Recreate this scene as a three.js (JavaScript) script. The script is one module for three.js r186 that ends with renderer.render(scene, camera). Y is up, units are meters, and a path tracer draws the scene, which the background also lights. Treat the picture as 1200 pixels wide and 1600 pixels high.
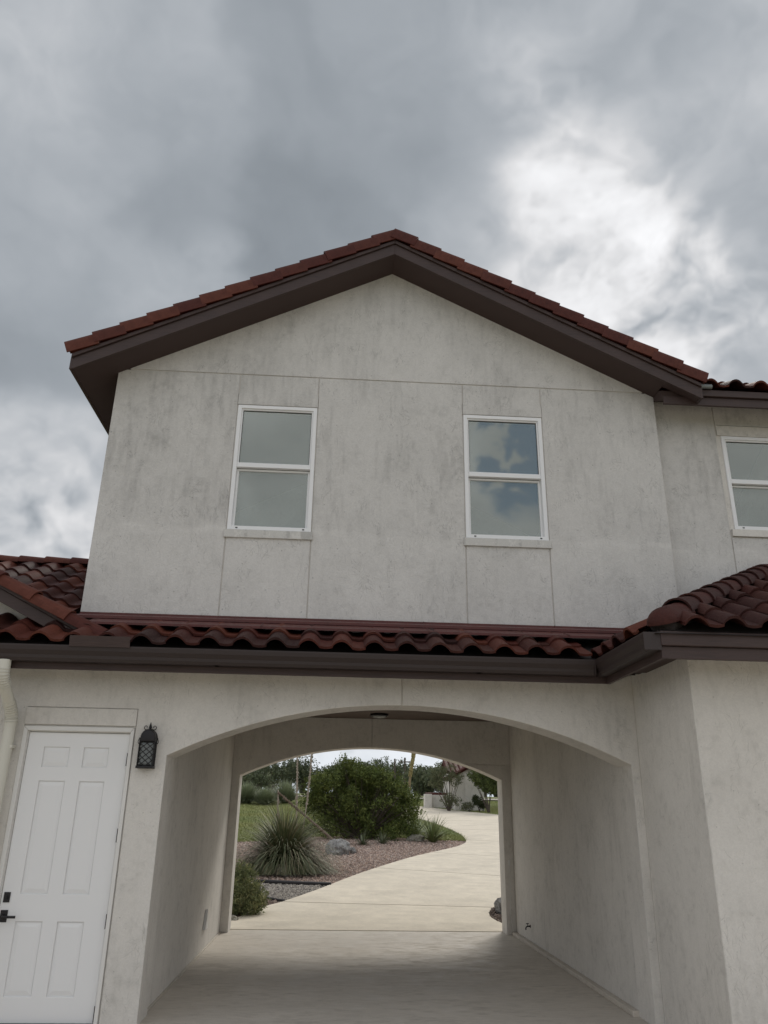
import * as THREE from 'three';
import { mergeGeometries, toCreasedNormals } from 'three/addons/utils/BufferGeometryUtils.js';

// ---------------------------------------------------------------- camera, sky, sun, exposure
const scene = new THREE.Scene();
const camera = new THREE.PerspectiveCamera(66.57, 3 / 4, 0.05, 900);
{
  const yaw = 0.0568, pitch = 0.3691, roll = 0.0172;
  const f = new THREE.Vector3(Math.sin(yaw) * Math.cos(pitch), Math.sin(pitch), -Math.cos(yaw) * Math.cos(pitch));
  const r = new THREE.Vector3(Math.cos(yaw), 0, Math.sin(yaw));
  const u = new THREE.Vector3().crossVectors(r, f);
  const r2 = r.clone().multiplyScalar(Math.cos(roll)).addScaledVector(u, Math.sin(roll));
  const u2 = u.clone().multiplyScalar(Math.cos(roll)).addScaledVector(r, -Math.sin(roll));
  camera.quaternion.setFromRotationMatrix(new THREE.Matrix4().makeBasis(r2, u2, f.clone().negate()));
  camera.position.set(-0.292, 1.6, 7.32);
  camera.updateMatrixWorld(true);
}
const renderer = new THREE.WebGLRenderer({ antialias: true });
renderer.toneMapping = THREE.LinearToneMapping;
renderer.toneMappingExposure = 1.06;
renderer.shadowMap.enabled = true;
renderer.shadowMap.type = THREE.PCFSoftShadowMap;

function rng(seed) { let a = seed >>> 0; return () => { a = (a + 0x6d2b79f5) >>> 0; let t = a; t = Math.imul(t ^ (t >>> 15), t | 1); t ^= t + Math.imul(t ^ (t >>> 7), t | 61); return ((t ^ (t >>> 14)) >>> 0) / 4294967296; }; }
const lin = (c) => { c /= 255; return c <= 0.04045 ? c / 12.92 : Math.pow((c + 0.055) / 1.055, 2.4); };
const V = (x, y, z) => new THREE.Vector3(x, y, z);
const clamp = (x, a, b) => Math.min(b, Math.max(a, x));
const smooth = (a, b, x) => { const t = clamp((x - a) / (b - a), 0, 1); return t * t * (3 - 2 * t); };

// 3-D value noise, for the clouds and the rocks
const PERM = (() => { const r = rng(7), p = new Float32Array(4096); for (let i = 0; i < 4096; i++) p[i] = r() * 2 - 1; return p; })();
const hash3 = (x, y, z) => PERM[(Math.imul(x, 374761393) ^ Math.imul(y, 668265263) ^ Math.imul(z, 1274126177)) >>> 8 & 4095];
function noise3(x, y, z) {
  const xi = Math.floor(x), yi = Math.floor(y), zi = Math.floor(z);
  let u = x - xi, v = y - yi, w = z - zi;
  u = u * u * (3 - 2 * u); v = v * v * (3 - 2 * v); w = w * w * (3 - 2 * w);
  const L = (a, b, t) => a + (b - a) * t;
  return L(L(L(hash3(xi, yi, zi), hash3(xi + 1, yi, zi), u), L(hash3(xi, yi + 1, zi), hash3(xi + 1, yi + 1, zi), u), v),
    L(L(hash3(xi, yi, zi + 1), hash3(xi + 1, yi, zi + 1), u), L(hash3(xi, yi + 1, zi + 1), hash3(xi + 1, yi + 1, zi + 1), u), v), w);
}
function fbm3(x, y, z, o) { let s = 0, a = 0.5; for (let i = 0; i < o; i++) { s += a * noise3(x, y, z); x = x * 2.03 + 11.3; y = y * 2.03 + 5.7; z = z * 2.03 + 3.1; a *= 0.5; } return s; }

// Cloudy sky: thick grey cloud ahead with a thin bright break on the right where the sun stands, thinner broken cloud elsewhere.
// Each anchor: azimuth from -z towards +x, elevation (degrees), cloud brightness.
{
  const anchors = [[-29.1, 47.3, 165], [-22.1, 49.3, 156], [-20.9, 45.2, 148], [-8.4, 50.3, 140], [-7.3, 42.8, 130], [-17.3, 41.3, 140], [-25.2, 41.4, 152], [-25.3, 34.5, 148], [-20.7, 33.1, 140], [-24.8, 28.3, 138], [-22.9, 23.1, 172], [-22.1, 18.9, 205], [2.4, 52.4, 150], [2.7, 45.4, 138], [12, 49, 148], [18.5, 51.6, 152], [27.3, 50.1, 156], [34.5, 46.2, 166], [16.5, 47.9, 198], [17.2, 50.2, 196], [18.7, 43.4, 238], [20.1, 41.2, 230], [23.2, 43.5, 195], [28.5, 42.9, 168], [33.3, 39.7, 160], [27.7, 36.2, 240], [29, 32.6, 235], [22.1, 35.9, 230], [17, 38.7, 200], [32.7, 32.6, 185], [34.5, 27.9, 165], [12.1, 41.2, 160], [7.5, 42.6, 150], [-3.1, 42, 135], [-17.6, 35, 160], [26.6, 46.7, 160], [16.2, 41.3, 205], [24, 31.3, 228], [-12, 62, 150], [12, 62, 155], [0, 28, 150], [-10, 22, 165], [12, 24, 180], [-3.2, 3.7, 224], [1.8, 3.8, 224], [7.1, 3.9, 224], [-15, 8, 215], [18, 8, 215], [24, 18, 205]]
    .map(([az, el, l]) => { const a = THREE.MathUtils.degToRad(az), e = THREE.MathUtils.degToRad(el); return [Math.sin(a) * Math.cos(e), Math.sin(e), -Math.cos(a) * Math.cos(e), lin(l > 185 ? l * 1.03 + 4 : l * 1.07 + 5)]; });
  const OPEN = 0.74;                                  // brightness of the thinner cloud over the rest of the sky
  const W = 3072, H = 1536, d = new Float32Array(W * H * 4);
  for (let j = 0; j < H; j++) {
    const el = ((j + 0.5) / H - 0.5) * Math.PI, y = Math.sin(el), c = Math.cos(el);
    for (let i = 0; i < W; i++) {
      const az = ((i + 0.5) / W - 0.5) * 2 * Math.PI, x = Math.cos(az) * c, z = Math.sin(az) * c, o = (j * W + i) * 4;
      if (y < -0.02) { d[o] = 0.3; d[o + 1] = 0.3; d[o + 2] = 0.28; d[o + 3] = 1; continue; }
      const k1 = 1 + 0.8 * (1 - y);                      // features shrink a little towards the horizon
      const ax = x * k1, ay = y * k1 * 1.25, az2 = z * k1;
      const wx = fbm3(ax * 4.6, ay * 4.6, az2 * 4.6, 5), wy = fbm3(ax * 4.6 + 40, ay * 4.6, az2 * 4.6, 5);
      const n1 = fbm3(ax * 2.1 + 3.7, ay * 2.1 - 8.2, az2 * 2.1, 3), n2 = fbm3(ax * 4.4 + wx * 1.1, ay * 4.4 + wy * 1.1, az2 * 4.4 + 2.2, 5), n3 = fbm3(ax * 14 + wy * 2.4, ay * 14 + wx * 2.4, az2 * 14, 5);
      const qx = x + wx * 0.10, qy = y + wy * 0.10, qz = z - wx * 0.03;
      const front = smooth(0.50, 0.74, 0.045 * x + 0.5 * y - 0.865 * z);
      const open = OPEN * (1 + 0.40 * n1 + 0.50 * n2 + 0.30 * n3);
      let l = open;
      if (front > 0) {
        let sw = 0, sl = 0;
        for (const a of anchors) { const g = (qx - a[0]) ** 2 + (qy - a[1]) ** 2 + (qz - a[2]) ** 2, w = Math.exp(-g / 0.0021) + 1e-5 * Math.exp(-g / 0.09); sw += w; sl += w * a[3]; }
        const f = sl / sw, k = smooth(0.3, 0.8, f);      // brighter cloud shows more billows
        l = open + (f * (1 - 0.06 * k + (0.14 + 0.42 * k) * n2 + (0.07 + 0.58 * k) * n3) - open) * front;
        if (l > 0.78) l = 0.78 + (l - 0.78) * 0.6;
      }
      const lum = Math.max(0.05, l), t = smooth(0.16, 0.75, lum); // the darker the cloud the bluer its grey
      let R = lum * (0.895 + 0.095 * t), G = lum * (1.0 - 0.005 * t), B = lum * (1.115 - 0.10 * t);
      // blue gaps in the broken part of the sky, one of them behind the viewer
      const gapn = fbm3(ax * 2.4 - 2.1, ay * 2.4 + 4.9, az2 * 2.4, 4) * 0.9 + 0.14 * n3;
      const gx = x - 0.208, gy = y - 0.435, gz = z - 0.876;
      const hole = 0.80 * Math.exp(-(gx * gx * 1.7 + gy * gy * 0.7 + gz * gz * 0.4) / 0.0024) * (1 + 2.4 * n3);
      const gap = smooth(0.13, 0.34, gapn * (1 - front) + hole) * smooth(0.02, 0.25, y);
      const bR = 0.10 + 0.14 * (1 - y), bG = 0.22 + 0.16 * (1 - y), bB = 0.46 + 0.10 * (1 - y);
      R += (bR - R) * gap; G += (bG - G) * gap; B += (bB - B) * gap;
      const hz = (1 - smooth(0.0, 0.14, y)) * 0.6;      // pale band near the horizon
      R += (0.66 - R) * hz; G += (0.76 - G) * hz; B += (0.86 - B) * hz;
      d[o] = R; d[o + 1] = G; d[o + 2] = B; d[o + 3] = 1;
    }
  }
  const sky = new THREE.DataTexture(d, W, H, THREE.RGBAFormat, THREE.FloatType);
  sky.mapping = THREE.EquirectangularReflectionMapping; sky.magFilter = sky.minFilter = THREE.LinearFilter; sky.needsUpdate = true;
  scene.background = sky; scene.environment = sky;
}
const sun = new THREE.DirectionalLight(new THREE.Color(1.0, 0.955, 0.88), 1.5);
{
  const a = THREE.MathUtils.degToRad(22), e = THREE.MathUtils.degToRad(42);
  sun.position.set(Math.sin(a) * Math.cos(e) * 60, Math.sin(e) * 60, -Math.cos(a) * Math.cos(e) * 60 - 10);
  sun.target.position.set(0, 0, -10);
  sun.castShadow = true; sun.shadow.radius = 34; sun.shadow.mapSize.set(2048, 2048); sun.shadow.bias = -0.0005;
  Object.assign(sun.shadow.camera, { left: -45, right: 45, top: 45, bottom: -45, near: 1, far: 160 });
  scene.add(sun, sun.target);
}

// ---------------------------------------------------------------- textures
function tileNoise(size, cx, cy, seed) {              // periodic value noise, -1..1
  const r = rng(seed), g = new Float32Array(cx * cy), out = new Float32Array(size * size);
  for (let i = 0; i < g.length; i++) g[i] = r() * 2 - 1;
  const X0 = new Int32Array(size), X1 = new Int32Array(size), XU = new Float32Array(size);
  for (let i = 0; i < size; i++) { const x = i / size * cx, k = Math.floor(x); let u = x - k; X0[i] = k % cx; X1[i] = (k + 1) % cx; XU[i] = u * u * (3 - 2 * u); }
  for (let j = 0; j < size; j++) {
    const y = j / size * cy, k = Math.floor(y); let v = y - k; v = v * v * (3 - 2 * v);
    const a = (k % cy) * cx, b = ((k + 1) % cy) * cx;
    for (let i = 0; i < size; i++) { const p = g[a + X0[i]] + (g[a + X1[i]] - g[a + X0[i]]) * XU[i], q = g[b + X0[i]] + (g[b + X1[i]] - g[b + X0[i]]) * XU[i]; out[j * size + i] = p + (q - p) * v; }
  }
  return out;
}
const enc = (c) => { c = clamp(c, 0, 1); return Math.round(255 * (c <= 0.0031308 ? c * 12.92 : 1.055 * Math.pow(c, 1 / 2.4) - 0.055)); };
function makeTex(size, fn, srgb) {
  const d = new Uint8Array(size * size * 4), c = [0, 0, 0];
  for (let i = 0; i < size * size; i++) { fn(i, c); for (let k = 0; k < 3; k++) d[i * 4 + k] = srgb ? enc(c[k]) : Math.round(255 * clamp(c[k], 0, 1)); d[i * 4 + 3] = 255; }
  const t = new THREE.DataTexture(d, size, size, THREE.RGBAFormat);
  t.wrapS = t.wrapT = THREE.RepeatWrapping; t.magFilter = THREE.LinearFilter; t.minFilter = THREE.LinearMipmapLinearFilter; t.generateMipmaps = true; t.anisotropy = 8;
  if (srgb) t.colorSpace = THREE.SRGBColorSpace;
  t.needsUpdate = true; return t;
}
function strokes(size, count, seed, o) {              // thin wandering scratches in clusters
  const r = rng(seed), a = new Float32Array(size * size);
  for (let n = 0; n < count; n++) {
    const cx = r() * size, cy = r() * size, cr = (o.r0 + r() * o.r1) * size, m = 3 + Math.floor(r() * o.m), lean = o.lean ? Math.PI / 2 + (r() - 0.5) * o.lean : r() * 6.28;
    for (let k = 0; k < m; k++) {
      let x = cx + (r() - 0.5) * cr * 1.3, y = cy + (r() - 0.5) * cr * 2, th = lean + (r() - 0.5) * (o.lean ? o.lean : 2.2), cv = (r() - 0.5) * 0.09;
      const len = (0.3 + r()) * cr, st = o.s * (0.4 + 0.6 * r());
      for (let s = 0; s < len; s++) {
        x += Math.cos(th); y += Math.sin(th); th += cv * 0.5 + (r() - 0.5) * 0.22;
        const f = st * Math.sin(Math.PI * s / len), xi = ((Math.floor(x) % size) + size) % size, yi = ((Math.floor(y) % size) + size) % size;
        a[yi * size + xi] = Math.max(a[yi * size + xi], f);
        const xj = (xi + 1) % size; a[yi * size + xj] = Math.max(a[yi * size + xj], f * 0.6);
      }
    }
  }
  return a;
}
const STUCCO_M = 4.6;                                  // metres across one repeat
const [stuccoMap, stuccoBump] = (() => {
  const S = 2048, a = tileNoise(S, 4, 5, 11), b = tileNoise(S, 11, 9, 12), c = tileNoise(S, 31, 27, 13), e = tileNoise(S, 90, 14, 14), e2 = tileNoise(S, 170, 40, 18), f = tileNoise(S, 420, 420, 15), g = tileNoise(S, 1024, 1024, 16), h = tileNoise(S, 120, 110, 17);
  const s1 = strokes(S, 170, 21, { r0: 0.006, r1: 0.016, m: 22, s: 0.30 }), s2 = strokes(S, 130, 22, { r0: 0.006, r1: 0.022, m: 14, s: 0.26, lean: 0.5 }), s3 = strokes(S, 26, 23, { r0: 0.04, r1: 0.05, m: 3, s: 0.22 }), s4 = strokes(S, 120, 24, { r0: 0.006, r1: 0.02, m: 12, s: 0.22 });
  const rp = rng(25); for (let k = 0; k < 900; k++) { const x = Math.floor(rp() * S), y = Math.floor(rp() * S), w = 1 + Math.floor(rp() * 4), d = 0.12 + 0.3 * rp(); for (let p = 0; p < w; p++) for (let q = 0; q < w; q++) s1[((y + p) % S) * S + (x + q) % S] = d; }
  const base = [0.655, 0.626, 0.578];
  const map = makeTex(S, (i, o) => {
    const streak = Math.max(0, e[i] * 0.5 + e2[i] * 0.5 + 0.3 * b[i] - 0.1), blot = Math.max(0, c[i] * 0.45 + h[i] * 0.7 + 0.25 * a[i] - 0.3);
    const dirt = 0.10 * streak + 0.12 * blot + 0.042 * (1.2 * a[i] + b[i] + 0.7 * c[i] + 0.5 * h[i]) + 0.035 * (f[i] + g[i]) + 0.8 * s1[i] + 1.0 * s2[i] + 0.55 * s3[i] - 0.4 * s4[i];
    o[0] = base[0] * (1 - dirt); o[1] = base[1] * (1 - dirt); o[2] = base[2] * (1 - dirt * 1.02);
  }, true);
  const bump = makeTex(S, (i, o) => { o[0] = o[1] = o[2] = 0.5 + 0.13 * c[i] + 0.1 * h[i] + 0.07 * f[i] + 0.06 * g[i] - 0.5 * s1[i] - 0.4 * s2[i] - 0.4 * s3[i]; }, false);
  return [map, bump];
})();
const UPPER_M = 6.6;                                   // one sheet over the upper front wall: x from -3.2, y from 3.2
const [upperMap, upperBump] = (() => {
  const S = 2048, a = tileNoise(S, 6, 6, 111), b = tileNoise(S, 17, 13, 112), c = tileNoise(S, 48, 40, 113), h = tileNoise(S, 150, 140, 114), e = tileNoise(S, 130, 18, 115), e2 = tileNoise(S, 260, 45, 116), f = tileNoise(S, 520, 520, 117), g = tileNoise(S, 1024, 1024, 118), ln = tileNoise(S, 60, 3, 119), l2 = tileNoise(S, 24, 200, 120);
  const s1 = strokes(S, 330, 121, { r0: 0.004, r1: 0.012, m: 22, s: 0.32 }), s2 = strokes(S, 420, 122, { r0: 0.004, r1: 0.016, m: 12, s: 0.28, lean: 0.4 }), s3 = strokes(S, 40, 123, { r0: 0.03, r1: 0.04, m: 3, s: 0.2 }), s4 = strokes(S, 260, 124, { r0: 0.005, r1: 0.014, m: 12, s: 0.22 });
  const rp = rng(125); for (let k = 0; k < 1500; k++) { const x = Math.floor(rp() * S), y = Math.floor(rp() * S), w = 1 + Math.floor(rp() * 4), d = 0.1 + 0.25 * rp(); for (let p = 0; p < w; p++) for (let q = 0; q < w; q++) s1[((y + p) % S) * S + (x + q) % S] = d; }
  const map = makeTex(S, (i, o) => {
    const y = 3.2 + Math.floor(i / S) / S * UPPER_M, x = -3.2 + (i % S) / S * UPPER_M;
    // older, dirtier coat above a ragged line at sill height, a pale wash-out along that line
    const edge = 4.30 + 0.05 * a[i] + 0.05 * b[i] + 0.03 * ln[i], old = smooth(-0.05, 0.16, y - edge) * (y > 6.2 ? 0.55 : 1), pale = Math.exp(-(((y - edge - 0.03) / 0.05) ** 2)) * Math.max(0, 0.35 + 0.8 * b[i] + 0.5 * l2[i]);
    const streak = Math.max(0, 0.55 * e[i] + 0.5 * e2[i] + 0.45 * b[i] + 0.15 * a[i]), blot = Math.max(0, 0.5 * c[i] + 0.6 * h[i] + 0.4 * a[i] - 0.2);
    const dirt = 0.06 + old * (0.05 + 0.13 * streak + 0.09 * blot) + (1 - old) * (0.05 * streak + 0.06 * blot) + 0.035 * (a[i] + b[i] + 0.8 * c[i] + 0.6 * h[i]) + 0.04 * (f[i] + g[i]) + 0.9 * s1[i] + 0.8 * s2[i] + 0.6 * s3[i] - 0.4 * s4[i] - 0.10 * pale;
    o[0] = 0.640 * (1 - dirt); o[1] = 0.620 * (1 - dirt); o[2] = 0.590 * (1 - dirt);
  }, true);
  return [map, makeTex(S, (i, o) => { o[0] = o[1] = o[2] = 0.5 + 0.1 * c[i] + 0.1 * h[i] + 0.08 * f[i] + 0.07 * g[i] - 0.5 * s1[i] - 0.4 * s2[i] - 0.4 * s3[i] + 0.3 * s4[i]; }, false)];
})();
const sillMap = (() => {                               // mildew and flaking paint on the window sills
  const S = 512, a = tileNoise(S, 5, 3, 91), b = tileNoise(S, 26, 12, 92), c = tileNoise(S, 90, 60, 93), f = tileNoise(S, 200, 200, 94), e = tileNoise(S, 40, 3, 95);
  return makeTex(S, (i, o) => { const m = smooth(0.05, 0.5, 0.55 * b[i] + 0.4 * e[i] + 0.3 * a[i] + 0.25 * c[i]), p = smooth(0.35, 0.5, 0.6 * b[i] * -1 + 0.5 * c[i] + 0.3 * a[i]), t = 0.94 - 0.20 * m + 0.10 * p + 0.05 * f[i]; o[0] = 0.625 * t; o[1] = 0.61 * t; o[2] = 0.575 * t; }, true);
})();
const [concMap, concBump] = (() => {
  const S = 1024, a = tileNoise(S, 5, 4, 31), b = tileNoise(S, 16, 14, 32), c = tileNoise(S, 60, 60, 33), f = tileNoise(S, 300, 300, 34), g = tileNoise(S, 512, 512, 35), br = tileNoise(S, 14, 260, 36);
  return [makeTex(S, (i, o) => { const t = 1 + 0.075 * a[i] + 0.07 * b[i] + 0.045 * c[i] + 0.05 * f[i] + 0.05 * g[i] + 0.02 * br[i]; o[0] = 0.64 * t; o[1] = 0.575 * t; o[2] = 0.465 * t; }, true),
    makeTex(S, (i, o) => { o[0] = o[1] = o[2] = 0.5 + 0.2 * f[i] + 0.15 * g[i] + 0.2 * br[i]; }, false)];
})();
const [floorMap, floorRough] = (() => {                // old passage slab: stains, scuffs, tyre swirls
  const S = 2048, a = tileNoise(S, 5, 9, 41), b = tileNoise(S, 22, 44, 42), c = tileNoise(S, 70, 150, 43), f = tileNoise(S, 260, 400, 44), g = tileNoise(S, 900, 900, 45), w = tileNoise(S, 40, 90, 46);
  const s = strokes(S, 60, 47, { r0: 0.03, r1: 0.09, m: 7, s: 0.28 }), s2 = strokes(S, 40, 48, { r0: 0.01, r1: 0.03, m: 14, s: 0.35 });
  return [makeTex(S, (i, o) => {
    const dk = Math.max(0, 0.55 * b[i] + 0.35 * c[i] + 0.45 * a[i] - 0.15), t = 1 - 0.22 * dk + 0.06 * a[i] + 0.05 * w[i] + 0.05 * f[i] + 0.05 * g[i] + 0.3 * s[i] - 0.6 * s2[i];
    o[0] = 0.555 * t; o[1] = 0.505 * t; o[2] = 0.432 * t;
  }, true), makeTex(S, (i, o) => { o[0] = o[1] = o[2] = clamp(0.72 + 0.14 * b[i] + 0.12 * c[i] + 0.08 * f[i], 0, 1); }, false)];
})();
const [clayMap, clayBump] = (() => {
  const S = 512, a = tileNoise(S, 5, 5, 51), b = tileNoise(S, 22, 18, 52), f = tileNoise(S, 120, 120, 53), st = tileNoise(S, 40, 6, 54);
  return [makeTex(S, (i, o) => { const t = 0.86 + 0.10 * a[i] + 0.09 * b[i] + 0.08 * f[i] + 0.04 * st[i]; o[0] = t; o[1] = t * (0.97 + 0.05 * b[i]); o[2] = t * (0.97 + 0.07 * b[i]); }, true),
    makeTex(S, (i, o) => { o[0] = o[1] = o[2] = 0.5 + 0.2 * b[i] + 0.25 * f[i]; }, false)];
})();
const [woodMap, woodBump] = (() => {
  const S = 512, a = tileNoise(S, 4, 60, 61), b = tileNoise(S, 12, 180, 62), f = tileNoise(S, 6, 6, 63);
  return [makeTex(S, (i, o) => { const t = 0.86 + 0.1 * a[i] + 0.08 * b[i] + 0.08 * f[i]; o[0] = o[1] = o[2] = t; }, true), makeTex(S, (i, o) => { o[0] = o[1] = o[2] = 0.5 + 0.25 * a[i] + 0.25 * b[i]; }, false)];
})();
const [stoneMap, stoneBump] = (() => {
  const S = 512, a = tileNoise(S, 5, 5, 71), b = tileNoise(S, 17, 15, 72), c = tileNoise(S, 50, 50, 73), f = tileNoise(S, 200, 200, 74);
  return [makeTex(S, (i, o) => { const t = 0.8 + 0.28 * a[i] + 0.25 * b[i] + 0.22 * c[i] + 0.1 * f[i]; o[0] = t; o[1] = t * 0.985; o[2] = t * 0.96; }, true), makeTex(S, (i, o) => { o[0] = o[1] = o[2] = 0.5 + 0.2 * b[i] + 0.2 * c[i] + 0.1 * f[i]; }, false)];
})();
const [soilMap, soilBump] = (() => {
  const S = 1024, a = tileNoise(S, 8, 8, 81), b = tileNoise(S, 40, 40, 82), c = tileNoise(S, 160, 160, 83), f = tileNoise(S, 500, 500, 84);
  return [makeTex(S, (i, o) => { const t = 0.82 + 0.12 * a[i] + 0.14 * b[i] + 0.22 * c[i] + 0.2 * f[i]; o[0] = t; o[1] = t * (1 + 0.03 * c[i]); o[2] = t * (1 - 0.04 * b[i]); }, true), makeTex(S, (i, o) => { o[0] = o[1] = o[2] = 0.5 + 0.25 * c[i] + 0.25 * f[i]; }, false)];
})();

// ---------------------------------------------------------------- materials (linear base colours)
const rgb = (r, g, b) => new THREE.Color().setRGB(r, g, b);
const std = (o) => new THREE.MeshStandardMaterial({ side: THREE.DoubleSide, ...o });
const M = {
  stucco: std({ map: stuccoMap, bumpMap: stuccoBump, bumpScale: 0.006, roughness: 0.93 }),
  upper: std({ map: upperMap, bumpMap: upperBump, bumpScale: 0.007, roughness: 0.93 }),
  sill: std({ map: sillMap, bumpMap: stuccoBump, bumpScale: 0.003, roughness: 0.93 }),
  concrete: std({ map: concMap, bumpMap: concBump, bumpScale: 0.003, roughness: 0.9 }),
  court: std({ map: concMap, bumpMap: concBump, bumpScale: 0.003, roughness: 0.9, color: rgb(0.95, 0.94, 0.95) }),
  floor: std({ map: floorMap, roughnessMap: floorRough, bumpMap: concBump, bumpScale: 0.002, roughness: 1 }),
  clay: [[0.086, 0.021, 0.014], [0.064, 0.017, 0.012], [0.100, 0.027, 0.017], [0.048, 0.015, 0.012], [0.066, 0.022, 0.016], [0.125, 0.036, 0.021], [0.038, 0.014, 0.012]].map((c) => new THREE.MeshPhysicalMaterial({ side: THREE.DoubleSide, color: rgb(...c), map: clayMap, bumpMap: clayBump, bumpScale: 0.003, roughness: 0.66, specularIntensity: 0.45 })),
  brown: std({ color: rgb(0.056, 0.033, 0.029), map: woodMap, bumpMap: woodBump, bumpScale: 0.0015, roughness: 0.6 }),
  soffit: std({ color: rgb(0.055, 0.034, 0.030), roughness: 0.75 }),
  gutter: std({ color: rgb(0.030, 0.019, 0.017), roughness: 0.55, metalness: 0.0 }),
  flashing: std({ color: rgb(0.100, 0.019, 0.015), roughness: 0.55, metalness: 0.0, map: clayMap }),
  deck: std({ color: rgb(0.035, 0.028, 0.026), roughness: 0.95 }),
  lead: std({ color: rgb(0.20, 0.22, 0.22), roughness: 0.55, metalness: 0.3 }),
  ceiling: std({ color: rgb(0.115, 0.085, 0.068), map: woodMap, roughness: 0.85 }),
  door: std({ color: rgb(0.80, 0.795, 0.785), roughness: 0.42 }),
  trim: std({ color: rgb(0.72, 0.705, 0.67), roughness: 0.5 }),
  vinyl: std({ color: rgb(0.80, 0.80, 0.80), roughness: 0.4 }),
  sealant: std({ color: rgb(0.05, 0.05, 0.05), roughness: 0.8 }),
  glass: new THREE.MeshPhysicalMaterial({ color: rgb(0.70, 0.77, 0.72), roughness: 0.02, metalness: 0.36, transmission: 1, thickness: 0, ior: 1.6, side: THREE.DoubleSide }),
  iron: std({ color: rgb(0.022, 0.021, 0.022), roughness: 0.42, metalness: 0.5 }),
  bronze: std({ color: rgb(0.030, 0.028, 0.030), roughness: 0.4, metalness: 0.6 }),
  lampGlass: std({ color: rgb(0.13, 0.14, 0.135), roughness: 0.25 }),
  downspout: std({ color: rgb(0.62, 0.60, 0.52), roughness: 0.45 }),
  room: std({ color: rgb(0.22, 0.21, 0.20), roughness: 0.9 }),
  white: std({ color: rgb(0.74, 0.73, 0.70), roughness: 0.6 }),
  lawn: std({ color: rgb(0.23, 0.25, 0.095), map: soilMap, bumpMap: soilBump, bumpScale: 0.03, roughness: 0.95 }),
  gravelPink: std({ color: rgb(0.36, 0.27, 0.23), map: soilMap, bumpMap: soilBump, bumpScale: 0.02, roughness: 0.95 }),
  gravelGrey: std({ color: rgb(0.36, 0.33, 0.29), map: soilMap, bumpMap: soilBump, bumpScale: 0.02, roughness: 0.95 }),
  gravelBrown: std({ color: rgb(0.20, 0.15, 0.125), map: soilMap, bumpMap: soilBump, bumpScale: 0.02, roughness: 0.95 }),
  pebble: std({ color: rgb(1, 1, 1), roughness: 0.9 }),
  edging: std({ color: rgb(0.018, 0.016, 0.017), roughness: 0.6 }),
  stone: std({ color: rgb(0.36, 0.355, 0.35), map: stoneMap, bumpMap: stoneBump, bumpScale: 0.03, roughness: 0.92 }),
  limestone: std({ color: rgb(0.46, 0.44, 0.38), map: stoneMap, bumpMap: stoneBump, bumpScale: 0.03, roughness: 0.92 }),
  road: std({ color: rgb(0.46, 0.42, 0.35), map: soilMap, roughness: 0.95 }),
  leaf: new THREE.MeshPhysicalMaterial({ vertexColors: true, roughness: 0.7, side: THREE.DoubleSide, transmission: 0.22, thickness: 0, specularIntensity: 0.4 }),
  blade: std({ vertexColors: true, roughness: 0.6 }),
  bark: std({ color: rgb(0.13, 0.105, 0.085), map: woodMap, bumpMap: woodBump, bumpScale: 0.01, roughness: 0.95 }),
  paleBark: std({ color: rgb(0.46, 0.40, 0.32), map: woodMap, bumpMap: woodBump, bumpScale: 0.01, roughness: 0.95 }),
  stalk: std({ color: rgb(0.34, 0.26, 0.15), map: woodMap, roughness: 0.9 }),
  brownStalk: std({ color: rgb(0.20, 0.15, 0.11), map: woodMap, roughness: 0.9 }),
  pod: std({ color: rgb(0.30, 0.25, 0.11), roughness: 0.9 }),
};

// ---------------------------------------------------------------- geometry helpers
function boxUV(geo, scale, ox = 0, oy = 0) {           // uv in metres from the dominant axis of each face
  const g = geo.index ? geo.toNonIndexed() : geo, p = g.attributes.position, n = p.count, uv = new Float32Array(n * 2);
  const a = V(), b = V(), c = V(), e1 = V(), e2 = V();
  for (let i = 0; i < n; i += 3) {
    a.fromBufferAttribute(p, i); b.fromBufferAttribute(p, i + 1); c.fromBufferAttribute(p, i + 2);
    e1.subVectors(b, a).cross(e2.subVectors(c, a));
    const ax = Math.abs(e1.x), ay = Math.abs(e1.y), az = Math.abs(e1.z);
    for (let k = 0; k < 3; k++) {
      const q = k === 0 ? a : k === 1 ? b : c, u = ay >= ax && ay >= az ? [q.x, q.z] : ax >= az ? [q.z + 1.7, q.y] : [q.x, q.y];
      uv[(i + k) * 2] = u[0] / scale + ox; uv[(i + k) * 2 + 1] = u[1] / scale + oy;
    }
  }
  g.setAttribute('uv', new THREE.BufferAttribute(uv, 2)); return g;
}
function mesh(name, geo, mat, parent) { const m = new THREE.Mesh(geo, mat); m.name = name; (parent ?? scene).add(m); return m; }
function group(name, parent) { const g = new THREE.Group(); g.name = name; (parent ?? scene).add(g); return g; }
const names = {};
function numbered(n) { const k = names[n] = (names[n] ?? -1) + 1; return k ? `${n}_${String(k).padStart(3, '0')}` : n; }
function tag(o, label, category, grp) { o.userData.label = label; o.userData.category = category; if (grp) o.userData.group = grp; return o; }
function structure(o, label, category) { o.userData.kind = 'structure'; if (label) { o.userData.label = label; o.userData.category = category; } return o; }
const shapeOf = (pts, holes = []) => { const s = new THREE.Shape(pts.map((p) => new THREE.Vector2(p[0], p[1]))); for (const h of holes) s.holes.push(new THREE.Path(h.map((p) => new THREE.Vector2(p[0], p[1])))); return s; };
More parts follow.
